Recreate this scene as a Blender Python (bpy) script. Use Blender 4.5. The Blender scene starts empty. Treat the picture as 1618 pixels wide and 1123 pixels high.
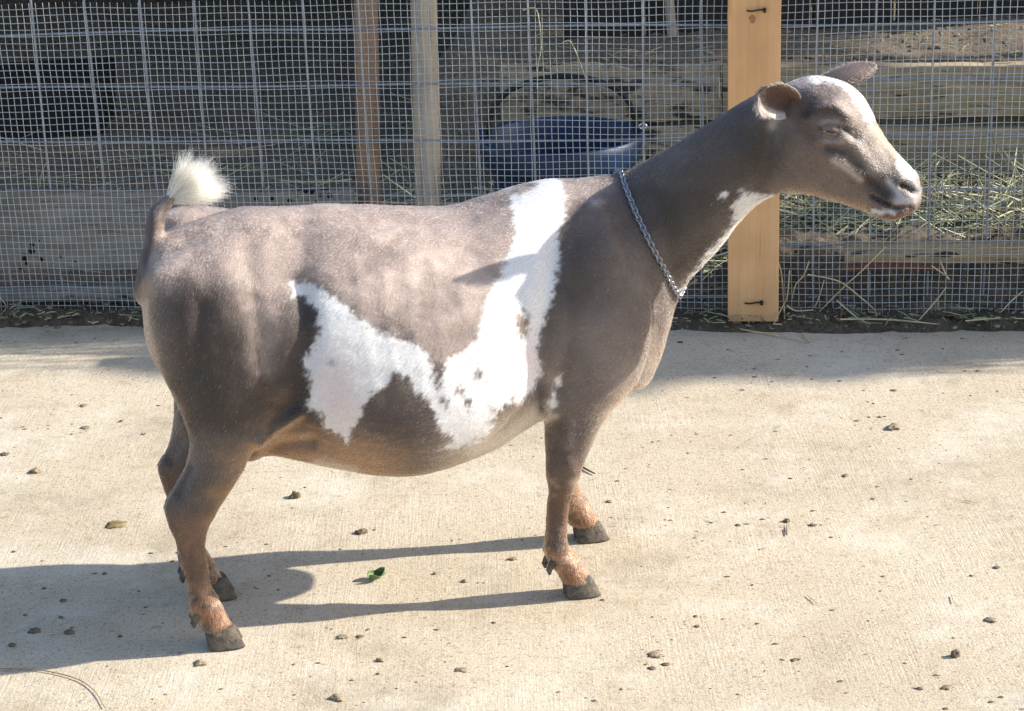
import bpy, math, random, zlib
import numpy as np
from mathutils import Vector, Matrix
rng = np.random.default_rng(7)
random.seed(7)
scene = bpy.context.scene
COL = scene.collection
rad = math.radians

# ------------------------------------------------------------------ camera
PW, PH = 1618, 1123
FPX, PITCH, ROLL, CAMH = 3220.3, 0.3403, -0.0375, 1.2132
_cp, _sp, _cr, _sr = math.cos(PITCH), math.sin(PITCH), math.cos(ROLL), math.sin(ROLL)
FWD = np.array([0, _cp, -_sp]); _R0 = np.array([1., 0, 0]); _U0 = np.array([0, _sp, _cp])
RGT = _cr * _R0 + _sr * _U0
UPV = -_sr * _R0 + _cr * _U0
CAM = np.array([0, 0, CAMH])
cam_d = bpy.data.cameras.new("camera")
cam = bpy.data.objects.new("camera", cam_d); COL.objects.link(cam)
cam_d.sensor_fit = 'HORIZONTAL'; cam_d.sensor_width = 36.0
cam_d.lens = 36.0 * FPX / PW
cam_d.clip_start = 0.05; cam_d.clip_end = 500
M = Matrix(((RGT[0], UPV[0], -FWD[0], 0), (RGT[1], UPV[1], -FWD[1], 0), (RGT[2], UPV[2], -FWD[2], CAMH), (0, 0, 0, 1)))
cam.matrix_world = M
scene.camera = cam

# ------------------------------------------------------------------ light
SUN_EL, SUN_AZ = rad(29.8), rad(4.0)            # sun stands to the right (+x), a little behind the goat
world = bpy.data.worlds.new("World"); scene.world = world; world.use_nodes = True
wn = world.node_tree.nodes; wl = world.node_tree.links
sky = wn.new("ShaderNodeTexSky"); sky.sky_type = 'NISHITA'; sky.sun_disc = False
sky.sun_elevation = SUN_EL; sky.sun_rotation = rad(90) - SUN_AZ
wl.new(sky.outputs[0], wn["Background"].inputs[0]); wn["Background"].inputs[1].default_value = 0.135
sd = bpy.data.lights.new("sun", 'SUN'); sd.energy = 4.6; sd.angle = rad(0.6); sd.color = (1.0, 0.93, 0.82)
sun = bpy.data.objects.new("sun", sd); COL.objects.link(sun)
tosun = Vector((math.cos(SUN_EL) * math.cos(SUN_AZ), math.cos(SUN_EL) * math.sin(SUN_AZ), math.sin(SUN_EL)))
sun.rotation_euler = tosun.to_track_quat('Z', 'Y').to_euler()
sun.location = tosun * 20
vs = scene.view_settings
vs.view_transform = 'Standard'; vs.look = 'None'; vs.gamma = 1.0; vs.exposure = 0.95; vs.use_curve_mapping = False

# ------------------------------------------------------------------ helpers
def proj(P):
    d = np.asarray(P, float) - CAM; z = d @ FWD
    return np.stack([PW / 2 + FPX * (d @ RGT) / z, PH / 2 - FPX * (d @ UPV) / z], -1)
def ray(px, py):
    return FWD * FPX + RGT * (px - PW / 2) - UPV * (py - PH / 2)
def at_ground(px, py, z=0.0):
    d = ray(px, py); return CAM + d * ((z - CAMH) / d[2])
FX0, FY0, FYAW, FZ0, SQ = -0.8555, 3.7419, -0.1258, 0.5524, 0.1016
FDIR = np.array([math.cos(FYAW), math.sin(FYAW), 0.]); FNRM = np.array([math.sin(FYAW), -math.cos(FYAW), 0.])   # FNRM faces the camera
def fence_pt(s, z, out=0.0):
    return np.array([FX0, FY0, 0.]) + FDIR * s + FNRM * out + np.array([0, 0, z])
def on_fence(px, py, out=0.0):
    d = ray(px, py); p0 = fence_pt(0, 0, out)
    return CAM + d * (((p0 - CAM) @ FNRM) / (d @ FNRM))
def fence_s(P): return (np.asarray(P) - np.array([FX0, FY0, 0.])) @ FDIR

def s_at(px, py, back): return fence_s(on_fence(px, py, -back))
def zz_at(px, py, back): return on_fence(px, py, -back)[2]
def tag(o, label=None, cat=None, group=None, kind=None):
    if label: o['label'] = label
    if cat: o['category'] = cat
    if group: o['group'] = group
    if kind: o['kind'] = kind
    return o
def empty(name, loc=(0, 0, 0), rz=0):
    o = bpy.data.objects.new(name, None); COL.objects.link(o); o.location = loc; o.rotation_euler = (0, 0, rz)
    o.empty_display_size = 0.1
    return o
def obj(name, me, mat=None, parent=None):
    o = bpy.data.objects.new(name, me); COL.objects.link(o)
    if mat is not None and len(me.materials) == 0: me.materials.append(mat)
    if parent is not None:
        o.parent = parent
        o.matrix_parent_inverse = Matrix.LocRotScale(parent.location, parent.rotation_euler, None).inverted()
    return o
def mesh(name, V, F, smooth=True):
    me = bpy.data.meshes.new(name)
    V = np.asarray(V, np.float32); me.from_pydata(V.tolist(), [], [list(map(int, f)) for f in F]) if not isinstance(F, np.ndarray) else None
    if isinstance(F, np.ndarray):
        k = F.shape[1]; n = len(F)
        me.vertices.add(len(V)); me.vertices.foreach_set("co", V.ravel())
        me.loops.add(n * k); me.loops.foreach_set("vertex_index", F.astype(np.int32).ravel())
        me.polygons.add(n); me.polygons.foreach_set("loop_start", np.arange(0, n * k, k, dtype=np.int32))
        me.update(calc_edges=True)
    if smooth: me.polygons.foreach_set("use_smooth", np.ones(len(me.polygons), bool))
    me.update(); return me
def merge(parts):
    Vs, Fs, o = [], [], 0
    for V, F in parts:
        Vs.append(np.asarray(V, float)); Fs += [[int(i) + o for i in f] for f in F]; o += len(V)
    return np.concatenate(Vs), Fs
def tubes(lines, radius, sides=4, taper=None):
    """many polylines (each Nx3) -> one quad mesh; radius scalar or list"""
    Vs, Fs, off = [], [], 0
    for li, L in enumerate(lines):
        L = np.asarray(L, float); n = len(L)
        r = radius[li] if hasattr(radius, '__len__') else radius
        T = np.gradient(L, axis=0); T /= np.linalg.norm(T, axis=1, keepdims=True) + 1e-12
        ref = np.array([0, 0, 1.]) if abs(T[:, 2]).mean() < 0.8 else np.array([1., 0, 0])
        A = np.cross(T, ref); A /= np.linalg.norm(A, axis=1, keepdims=True) + 1e-12
        B = np.cross(T, A)
        rr = np.full(n, r) if taper is None else r * np.interp(np.linspace(0, 1, n), np.linspace(0, 1, len(taper)), taper)
        ang = np.arange(sides) * 2 * np.pi / sides + np.pi / 4
        ring = L[:, None] + rr[:, None, None] * (np.cos(ang)[None, :, None] * A[:, None] + np.sin(ang)[None, :, None] * B[:, None])
        Vs.append(ring.reshape(-1, 3))
        i = np.arange(n - 1)[:, None] * sides; j = np.arange(sides)[None]; j2 = (j + 1) % sides
        Fs.append((np.stack([i + j, i + j2, i + j2 + sides, i + j + sides], -1).reshape(-1, 4)) + off)
        off += n * sides
    return np.concatenate(Vs), np.concatenate(Fs)
def box(cx, cy, cz, sx, sy, sz, rz=0.0, bev=0.0):
    """box centred in x,y,z; optional chamfer on all edges through bmesh"""
    import bmesh
    bm = bmesh.new(); bmesh.ops.create_cube(bm, size=1)
    for v in bm.verts: v.co = Vector((v.co.x * sx, v.co.y * sy, v.co.z * sz))
    if bev: bmesh.ops.bevel(bm, geom=bm.edges[:], offset=bev, segments=2, affect='EDGES', profile=0.6)
    c, s = math.cos(rz), math.sin(rz)
    V = [(cx + c * v.co.x - s * v.co.y, cy + s * v.co.x + c * v.co.y, cz + v.co.z) for v in bm.verts]
    bm.verts.index_update(); F = [[v.index for v in f.verts] for f in bm.faces]; bm.free()
    return np.array(V), F
def hash3(i, j, k, s):
    h = (i * 374761393 + j * 668265263 + k * 2147483647 + s * 974711) & 0x7fffffff
    h = ((h ^ (h >> 13)) * 1274126177) & 0x7fffffff
    return ((h ^ (h >> 16)) & 0xffff) / 65535.0
def vnoise(P, scale, seed=0, octs=3):
    P = np.asarray(P, float) * scale; out = np.zeros(len(P)); amp = 1.; tot = 0
    for o in range(octs):
        Q = P * 2 ** o; I = np.floor(Q).astype(np.int64); f = Q - I; f = f * f * (3 - 2 * f); v = 0
        for a in (0, 1):
            for b in (0, 1):
                for c in (0, 1):
                    w = (f[:, 0] if a else 1 - f[:, 0]) * (f[:, 1] if b else 1 - f[:, 1]) * (f[:, 2] if c else 1 - f[:, 2])
                    v = v + w * hash3(I[:, 0] + a, I[:, 1] + b, I[:, 2] + c, seed + o * 17)
        out += amp * v; tot += amp; amp *= .5
    return out / tot
def sstep(a, b, x):
    t = np.clip((x - a) / (b - a), 0, 1); return t * t * (3 - 2 * t)

# ------------------------------------------------------------------ materials
class NT:
    def __init__(self, name):
        self.m = bpy.data.materials.new(name); self.m.use_nodes = True
        self.n = self.m.node_tree.nodes; self.l = self.m.node_tree.links
        self.b = self.n["Principled BSDF"]; self.out = self.n["Material Output"]
        self.tc = self.n.new("ShaderNodeTexCoord")
    def set(self, **k):
        for a, v in k.items(): self.b.inputs[a.replace('_', ' ')].default_value = v
        return self
    def lk(self, a, b): self.l.new(a, b)
    def mapping(self, scale=(1, 1, 1), rot=(0, 0, 0), src='Object'):
        m = self.n.new("ShaderNodeMapping"); m.inputs['Scale'].default_value = scale; m.inputs['Rotation'].default_value = rot
        self.lk(self.tc.outputs[src], m.inputs[0]); return m.outputs[0]
    def noise(self, scale, vec=None, detail=4, rough=.6, dist=0):
        t = self.n.new("ShaderNodeTexNoise"); t.inputs['Scale'].default_value = scale; t.inputs['Detail'].default_value = detail
        t.inputs['Roughness'].default_value = rough; t.inputs['Distortion'].default_value = dist
        self.lk(vec if vec is not None else self.tc.outputs['Object'], t.inputs['Vector']); return t.outputs['Fac']
    def voro(self, scale, vec=None, feat='F1'):
        t = self.n.new("ShaderNodeTexVoronoi"); t.inputs['Scale'].default_value = scale; t.feature = feat
        self.lk(vec if vec is not None else self.tc.outputs['Object'], t.inputs['Vector']); return t.outputs['Distance']
    def ramp(self, fac, stops):
        r = self.n.new("ShaderNodeValToRGB"); e = r.color_ramp.elements
        while len(e) < len(stops): e.new(0.5)
        for el, (p, c) in zip(e, stops): el.position = p; el.color = (*c, 1) if len(c) == 3 else c
        self.lk(fac, r.inputs[0]); return r.outputs[0]
    def mix(self, fac, a, b, mode='MIX'):
        x = self.n.new("ShaderNodeMix"); x.data_type = 'RGBA'; x.blend_type = mode
        for sock, v in ((x.inputs[0], fac), (x.inputs[6], a), (x.inputs[7], b)):
            if hasattr(v, 'links'): self.lk(v, sock)
            else: sock.default_value = v if not isinstance(v, tuple) else ((*v, 1) if len(v) == 3 else v)
        return x.outputs[2]
    def math(self, op, a, b=None, c=None):
        x = self.n.new("ShaderNodeMath"); x.operation = op
        for s, v in zip(x.inputs, (a, b, c)):
            if v is None: continue
            if hasattr(v, 'links'): self.lk(v, s)
            else: s.default_value = v
        return x.outputs[0]
    def bump(self, h, strength=.4, dist=.002, prev=None):
        x = self.n.new("ShaderNodeBump"); x.inputs['Strength'].default_value = strength; x.inputs['Distance'].default_value = dist
        self.lk(h, x.inputs['Height'])
        if prev is not None: self.lk(prev, x.inputs['Normal'])
        return x.outputs[0]
    def col(self, c):
        self.lk(c, self.b.inputs['Base Color']); return self
    def nrm(self, c):
        self.lk(c, self.b.inputs['Normal']); return self
def g3(v): return (v, v, v)

def mat_concrete():
    t = NT("broomed_concrete"); t.set(Roughness=.9, Specular_IOR_Level=.2)
    big = t.noise(1.7, detail=6, rough=.65); mid = t.noise(13, detail=6, rough=.72); fine = t.noise(330, detail=3, rough=.7)
    c = t.ramp(big, [(.28, (.385, .308, .21)), (.5, (.468, .385, .276)), (.72, (.545, .468, .355))])
    c = t.mix(t.ramp(mid, [(.3, g3(0)), (.68, g3(.55))]), c, (.60, .52, .395))
    c = t.mix(t.ramp(mid, [(.56, g3(0)), (.78, g3(.5))]), c, (.37, .285, .185))
    sp = t.noise(170, detail=2, rough=.5)
    c = t.mix(t.ramp(sp, [(.30, g3(.75)), (.43, g3(0))]), c, (.21, .165, .115))
    c = t.mix(t.ramp(t.noise(75, detail=4, rough=.7), [(.32, g3(.6)), (.44, g3(0))]), c, (.29, .23, .155))
    c = t.mix(t.ramp(fine, [(.5, g3(0)), (.68, g3(.65))]), c, (.78, .72, .61))
    pale = t.ramp(t.noise(4.3, detail=8, rough=.78), [(.50, g3(0)), (.66, g3(.6))])
    c = t.mix(pale, c, (.69, .63, .53))
    st = t.ramp(t.noise(3.1, detail=8, rough=.8), [(.52, g3(0)), (.70, g3(.7))])
    c = t.mix(st, c, (.27, .225, .16))
    st2 = t.ramp(t.noise(6.5, detail=8, rough=.8), [(.53, g3(0)), (.68, g3(.6))])
    c = t.mix(st2, c, (.35, .275, .18))
    sm = t.ramp(t.noise(16, detail=6, rough=.8), [(.61, g3(0)), (.69, g3(.6))])
    c = t.mix(sm, c, (.19, .16, .115))
    t.col(c)
    broom = t.noise(1, vec=t.mapping((330, 14, 1), (0, 0, .05)), detail=2, rough=.5)
    patch = t.ramp(t.noise(5, detail=3), [(.35, g3(.2)), (.65, g3(1))])
    b = t.bump(t.math('MULTIPLY', broom, patch), .5, .0016)
    b = t.bump(t.noise(300, detail=4, rough=.75), .7, .0018, b)
    b = t.bump(t.noise(36, detail=4, rough=.7), .4, .004, b)
    t.nrm(b); return t.m
def mat_soil(name, dark, lite, scale=1.0):
    t = NT(name); t.set(Roughness=.95, Specular_IOR_Level=.15)
    a = t.noise(9 * scale, detail=8, rough=.72); f = t.noise(90 * scale, detail=5, rough=.75)
    c = t.ramp(a, [(.3, dark), (.7, lite)])
    c = t.mix(t.ramp(f, [(.35, g3(.7)), (.55, g3(0))]), c, tuple(x * .45 for x in dark))
    c = t.mix(t.ramp(f, [(.6, g3(0)), (.75, g3(.5))]), c, tuple(min(1, x * 1.6) for x in lite))
    t.col(c)
    b = t.bump(f, .8, .012); b = t.bump(t.noise(300 * scale, detail=4, rough=.7), .7, .004, b); t.nrm(b); return t.m
def mat_wood(name, c0, c1, c2, axis='X', rough=.8, grain=1.0, cracks=.5):
    t = NT(name); t.set(Roughness=rough, Specular_IOR_Level=.25)
    sc = {'X': (2.2, 60, 60), 'Z': (60, 60, 2.2)}[axis]; sc = tuple(s * grain for s in sc)
    v = t.mapping(sc)
    g = t.noise(1, vec=v, detail=5, rough=.65, dist=.4); big = t.noise(6, detail=3)
    c = t.ramp(g, [(.28, c0), (.5, c1), (.75, c2)])
    c = t.mix(t.ramp(big, [(.35, g3(.35)), (.6, g3(0))]), c, tuple(x * .6 for x in c0))
    sc2 = {'X': (5, 150, 150), 'Z': (150, 150, 5)}[axis]
    k = t.noise(1, vec=t.mapping(sc2), detail=2)
    if cracks: c = t.mix(t.ramp(k, [(.3, g3(cracks)), (.4, g3(0))]), c, tuple(x * .25 for x in c0))
    t.col(c); b = t.bump(g, .5, .003); b = t.bump(k, .5, .002, b); t.nrm(b); return t.m
def mat_plain(name, c, rough=.6, metal=0., spec=.5, var=.25, nscale=40, bump=.2):
    t = NT(name); t.set(Roughness=rough, Metallic=metal, Specular_IOR_Level=spec)
    n = t.noise(nscale, detail=5, rough=.65)
    t.col(t.ramp(n, [(.3, tuple(x * (1 - var) for x in c)), (.7, tuple(min(1, x * (1 + var)) for x in c))]))
    if bump: t.nrm(t.bump(n, bump, .002))
    return t.m
def add_gouges(m, col, sc=(9, 60, 60), th=(.64, .69)):
    n = m.node_tree.nodes; l = m.node_tree.links; b = n["Principled BSDF"]; old = b.inputs['Base Color'].links[0].from_socket
    tc = n.new("ShaderNodeTexCoord"); mp = n.new("ShaderNodeMapping"); mp.inputs['Scale'].default_value = sc; l.new(tc.outputs['Object'], mp.inputs[0])
    nz = n.new("ShaderNodeTexNoise"); nz.inputs['Scale'].default_value = 1; nz.inputs['Detail'].default_value = 4; l.new(mp.outputs[0], nz.inputs['Vector'])
    mr = n.new("ShaderNodeMapRange"); mr.inputs[1].default_value, mr.inputs[2].default_value = th; l.new(nz.outputs[0], mr.inputs[0])
    mx = n.new("ShaderNodeMix"); mx.data_type = 'RGBA'; l.new(mr.outputs[0], mx.inputs[0]); l.new(old, mx.inputs[6]); mx.inputs[7].default_value = (*col, 1); l.new(mx.outputs[2], b.inputs['Base Color'])
M_CONC = mat_concrete()
M_SOIL = mat_soil("pen_soil", (.15, .118, .088), (.34, .27, .19))
M_DIRT = mat_soil("fence_foot_soil", (.095, .075, .055), (.25, .20, .145), 1.6)
M_WIRE = mat_plain("galvanised_wire", (.28, .31, .355), .45, .4, .5, .25, 60, 0)
M_CLOTH = mat_plain("galvanised_mesh", (.44, .46, .465), .5, .4, .5, .2, 50, 0)
M_PINE = mat_wood("new_pine", (.66, .36, .16), (.75, .43, .205), (.80, .49, .25), 'Z', .75, .55, 0)
M_GREY = mat_wood("weathered_board", (.14, .132, .122), (.235, .222, .205), (.33, .31, .285), 'X')
M_TIMBER = mat_wood("old_timber", (.27, .195, .12), (.42, .325, .205), (.53, .425, .285), 'X')
add_gouges(M_TIMBER, (.05, .04, .03)); add_gouges(M_GREY, (.03, .03, .03))
M_REDST = mat_wood("red_stake_wood", (.22, .135, .09), (.36, .23, .15), (.47, .33, .23), 'Z', grain=.8)
M_PALEST = mat_wood("pale_stake_wood", (.32, .25, .175), (.48, .395, .295), (.60, .52, .42), 'Z', grain=.8)
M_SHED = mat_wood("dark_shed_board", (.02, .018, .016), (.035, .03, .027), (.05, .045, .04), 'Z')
M_BUCKET = mat_plain("blue_plastic", (.006, .027, .082), .5, 0, .5, .25, 15, .08)
M_BLACK = mat_plain("black_rubber", (.012, .012, .014), .55, 0, .4, .3, 30, .1)
M_NAIL = mat_plain("black_iron", (.02, .018, .017), .5, .4)
M_STEEL = mat_plain("chain_steel", (.34, .36, .41), .34, .9, .5, .1, 90, 0)
M_BRIGHT = mat_plain("bright_metal", (.75, .74, .72), .25, .9, .5, .1, 90, 0)

# ------------------------------------------------------------------ setting: ground
def sheet(name, x0, x1, y0, y1, nx, ny, zfun, mat, kind='structure'):
    X, Y = np.meshgrid(np.linspace(x0, x1, nx), np.linspace(y0, y1, ny)); P = np.stack([X.ravel(), Y.ravel(), 0 * X.ravel()], -1)
    P[:, 2] = zfun(P)
    i = (np.arange(ny - 1)[:, None] * nx + np.arange(nx - 1)[None]).ravel()
    F = np.stack([i, i + 1, i + 1 + nx, i + nx], -1)
    o = obj(name, mesh(name, P, F), mat); tag(o, kind=kind); return o
M_EARTH = mat_soil("far_earth", (.12, .09, .06), (.22, .17, .11), .3)
sheet("ground", -120, 120, -120, 120, 25, 25, lambda P: np.full(len(P), -.06), M_EARTH)
# concrete slab: a flat slab whose back edge runs along the fence, a little in front of it
def pad():
    b0 = fence_pt(-14, 0, .035); b1 = fence_pt(16, 0, .035)
    V = [(-14, -7, 0), (14, -7, 0), (b1[0], b1[1], 0), (b0[0], b0[1], 0)]
    V += [(x, y, -.06) for x, y, _ in V]
    F = [[0, 1, 2, 3], [0, 4, 5, 1], [1, 5, 6, 2], [2, 6, 7, 3], [3, 7, 4, 0]]
    o = obj("concrete_slab", mesh("concrete_slab", V, F, False), M_CONC); tag(o, kind='structure')
pad()
def pen_z(P):
    s = P[:, 0] * FDIR[0] + P[:, 1] * FDIR[1]
    d = (P - np.array([FX0, FY0, 0])) @ (-FNRM)                # metres behind the fence
    z = .012 + .035 * vnoise(P, 2.3, 3, 4) + .03 * (vnoise(P, 14, 5, 3) - .5)
    return z - .02 * sstep(.15, -.05, d)
def pen():
    n, m = 260, 170
    S, D = np.meshgrid(np.linspace(-3.5, 5.5, n), np.concatenate([np.linspace(-.03, .9, 70), np.linspace(.92, 5.2, m - 70)]))
    P = np.array([FX0, FY0, 0])[None] + S.ravel()[:, None] * FDIR - D.ravel()[:, None] * FNRM
    P[:, 2] = pen_z(P)
    P[:, 2] += sstep(.845, .865, D.ravel()) * sstep(.45, .6, S.ravel()) * (.25 + .10 * sstep(.9, 2.6, D.ravel()))   # terrace held up by the timbers
    i = (np.arange(m - 1)[:, None] * n + np.arange(n - 1)[None]).ravel()
    F = np.stack([i, i + 1, i + 1 + n, i + n], -1)
    o = obj("pen_ground", mesh("pen_ground", P, F), M_SOIL); tag(o, kind='structure')
pen()
def foot_dirt():
    n, m = 520, 60
    S, D = np.meshgrid(np.linspace(-2.2, 3.6, n), np.linspace(-.34, .17, m))
    P = np.array([FX0, FY0, 0])[None] + S.ravel()[:, None] * FDIR + D.ravel()[:, None] * FNRM
    edge = .025 + .04 * vnoise(P * [1, 0, 0], 5, 9, 3) + .022 * sstep(.7, 1.5, S.ravel()) * sstep(2.6, 2.0, S.ravel())
    d = D.ravel()
    hgt = sstep(edge + .03, edge - .05, d)
    P[:, 2] = -.004 + hgt * (.008 + .022 * vnoise(P, 22, 11, 3)) + hgt * .022 * (vnoise(P, 75, 12, 2) - .35)
    bank = sstep(1.05, 1.35, S.ravel()) * sstep(-.012, -.11, d)
    P[:, 2] += bank * (.055 + .035 * vnoise(P, 9, 15, 3) + .03 * (vnoise(P, 30, 16, 3) - .5))
    P[:, 2] -= .06 * sstep(-.05, -.12, d) * (1 - sstep(1.05, 1.35, S.ravel()))
    P[:, 2] -= .12 * sstep(-.26, -.34, d)
    i = (np.arange(m - 1)[:, None] * n + np.arange(n - 1)[None]).ravel()
    F = np.stack([i, i + 1, i + 1 + n, i + n], -1)
    o = obj("dirt_strip", mesh("dirt_strip", P, F), M_DIRT); tag(o, kind='structure')
foot_dirt()

# ------------------------------------------------------------------ fence
def fence():
    root = empty("wire_fence", tuple(fence_pt(0.9, 0)))
    tag(root, "galvanised wire fence of square panel and fine mesh standing behind the goat", "fence")
    s0, s1 = -1.6, 3.4
    lines = []
    ss = np.linspace(s0, s1, 60)
    sq = .1022; ps0 = s_at(53, 48, .038); pz0 = zz_at(482, 48, .042)
    sq = (s_at(1572, 29, .038) - ps0) / 17
    for r in range(-4, 7):
        z = pz0 - sq * r
        if z < .01: continue
        wob = .0025 * np.sin(ss * 3.1 + r) + .002 * np.sin(ss * 7.3 + 2 * r)
        lines.append(np.array([fence_pt(s, z + w, -.042) for s, w in zip(ss, wob)]))
    for c in range(-15, 33):
        zz = np.linspace(.015, 1.0, 14); ph = rng.uniform(0, 6)
        lines.append(np.array([fence_pt(ps0 + c * sq + .0022 * math.sin(z * 6 + ph), z, -.0375) for z in zz]))
    V, F = tubes(lines, .0023, 6)
    obj("square_wire_panel", mesh("square_wire_panel", V, F), M_WIRE, root)
    # fine half-inch mesh in front of the panel
    H = .0127; lines = []
    ztop = .6055
    rows = np.arange(.025, ztop + .001, H); ncol = int((s1 - s0) / H)
    ss = np.linspace(s0, s1, 180)
    def warp(s, z):
        s = np.asarray(s, float); z = np.asarray(z, float)
        dz = .0014 * np.sin(s * 2.7 + z * 4) + .0006 * np.sin(s * 8.1 + 1.3 + z * 11) + .0012 * np.sin(s * 23 + z * 31)
        dn = .003 + .0035 * np.sin(s * 5.3 + z * 9) * np.sin(z * 7 + 1) + .0015 * np.sin(s * 17 + z * 5)
        dss = .0013 * np.sin(z * 8 + s * 1.9) + .0005 * np.sin(z * 19 + s * 6) + .0006 * np.sin(z * 47 + s * 13)
        return np.array([FX0, FY0, 0])[None] + (s + dss)[:, None] * FDIR + (dn + .0028)[:, None] * FNRM + (z + dz)[:, None] * np.array([0, 0, 1.])
    for z in rows: lines.append(warp(ss, np.full(len(ss), z) + rng.normal(0, .0003)))
    for k in range(ncol):
        zz = np.linspace(.025 - rng.uniform(.004, .013), ztop + .001, 34)
        lines.append(warp(np.full(34, s0 + k * H + rng.normal(0, .0004)), zz))
    V, F = tubes(lines, .00078, 4)
    obj("fine_mesh", mesh("fine_mesh", V, F), M_CLOTH, root)
    # twisted ties along the top edge of the fine mesh
    tl = []
    for c in range(-15, 33):
        a = fence_pt(ps0 + c * sq - .004, ztop - .002, .003)
        th = np.linspace(0, 4 * np.pi, 22)
        tl.append(a + np.stack([.005 * np.cos(th) * FDIR[0], .005 * np.cos(th) * FDIR[1], np.linspace(-.004, .004, 22)], -1) + (.006 * np.sin(th))[:, None] * FNRM)
    V, F = tubes(tl, .0011, 4); obj("wire_tie", mesh("wire_tie", V, F), M_NAIL, root)['kind'] = 'stuff'
fence()
add_gouges(M_PINE, (.42, .22, .09), (34, 34, 2.5), (.60, .74)); add_gouges(M_PINE, (.12, .075, .045), (120, 120, 60), (.73, .76))
def fence_post():
    a = on_fence(1151.5, 4, .02); b = on_fence(1149, 470, .02)
    sL = (fence_s(a) + fence_s(b)) / 2; sR = fence_s(on_fence(1232, 240, .02)); w = sR - sL
    c = fence_pt((sL + sR) / 2, 0, .010 + .02)
    root = empty("fence_post", (c[0], c[1], .0)); tag(root, "new square pine fence post standing against the wire behind the goat's head", "fence post")
    zb, zt = .012, .66
    V, F = box(c[0], c[1], (zb + zt) / 2, w, .04, zt - zb, FYAW, .0025)
    me = mesh("timber", V, F, False); o = obj("timber", me, M_PINE, root)
    for (px, py, bent) in ((1194, 16, 0), (1190, 478, 1)):
        p = on_fence(px, py, .0518)
        L = [p + FDIR * t * .0155 + np.array([0, 0, 1]) * (.0012 * math.sin(3 * t)) + FNRM * (.0012 + .002 * (1 - t * t)) for t in np.linspace(-1, 1, 9)]
        V, F = tubes([np.array(L)], .0016, 6)
        h = np.array([p + FDIR * .0155 + np.array([0, 0, z]) + FNRM * .0015 for z in (-.004, 0, .004)])
        V2, F2 = tubes([h], .0028, 6)
        V, F = merge([(V, F), (V2, F2)]); obj("nail", mesh("nail", V, F), M_NAIL, root)
    p = on_fence(1189, 30, .0505)
    th = np.linspace(0, 2 * np.pi, 17)[:-1]
    V = [p + FNRM * .0006] + [p + FNRM * .0003 + FDIR * .0055 * math.cos(a) * (1 + .15 * math.sin(3 * a)) + np.array([0, 0, .0075 * math.sin(a)]) for a in th]
    F = [[0, 1 + i, 1 + (i + 1) % 16] for i in range(16)]
    kn = NT("knot_wood"); kn.set(Roughness=.8); kn.col(kn.ramp(kn.noise(150), [(.3, (.24, .10, .045)), (.7, (.42, .20, .09))]))
    obj("knot", mesh("knot", V, F), kn.m, root)
fence_post()

# ------------------------------------------------------------------ behind the fence
def plank_mesh(s0, s1, z0, z1, thick, back, seed, nlen=90, rag=.004, holes=0):
    """rough sawn plank along the fence direction, front face `back` metres behind the fence"""
    n, m = nlen, 10
    r = np.random.default_rng(seed)
    ss = np.linspace(s0, s1, n); parts = []
    prof = [(0, 0), (0, .33), (0, .66), (0, 1), (1, 1), (1, 0)]
    V = []
    up = np.cumsum(r.normal(0, 1, n)); up = (up - np.linspace(up[0], up[-1], n)) * rag * .12
    dn = np.cumsum(r.normal(0, 1, n)); dn = (dn - np.linspace(dn[0], dn[-1], n)) * rag * .12
    for i, s in enumerate(ss):
        for (b, v) in prof:
            z = z0 + dn[i] + (z1 + up[i] - z0 - dn[i]) * v
            ins = .004 if v in (0, 1) else 0
            V.append(fence_pt(s, z, -(back + (ins if b == 0 else thick - ins) + r.normal(0, .0006))))
    k = len(prof); F = []
    for i in range(n - 1):
        for j in range(k):
            F.append([i * k + j, i * k + (j + 1) % k, (i + 1) * k + (j + 1) % k, (i + 1) * k + j])
    F.append(list(range(k))[::-1]); F.append([(n - 1) * k + j for j in range(k)])
    return V, F
def board(name, label, cat, px0, px1, py0, py1, back, thick, mat, seed, rag=.004, extend=(0, 0), group=None):
    mx = (px0 + px1) / 2
    s0, s1 = s_at(px0, (py0 + py1) / 2, back) - extend[0], s_at(px1, (py0 + py1) / 2, back) + extend[1]
    z1, z0 = zz_at(mx, py0, back), zz_at(mx, py1, back)
    V, F = plank_mesh(s0, s1, z0, z1, thick, back, seed, rag=rag)
    o = obj(name, mesh(name, V, F, False), mat); tag(o, label, cat, group)
    return o
M_DIRTYT = mat_wood("dirty_timber", (.24, .185, .12), (.40, .315, .21), (.53, .43, .30), 'X', cracks=.4); add_gouges(M_DIRTYT, (.06, .045, .03), (14, 40, 40), (.52, .62)); add_gouges(M_DIRTYT, (.36, .29, .2), (10, 60, 30), (.60, .68))
M_GREYH = mat_wood("holed_grey_board", (.14, .132, .122), (.235, .222, .205), (.33, .31, .285), 'X')
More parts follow.
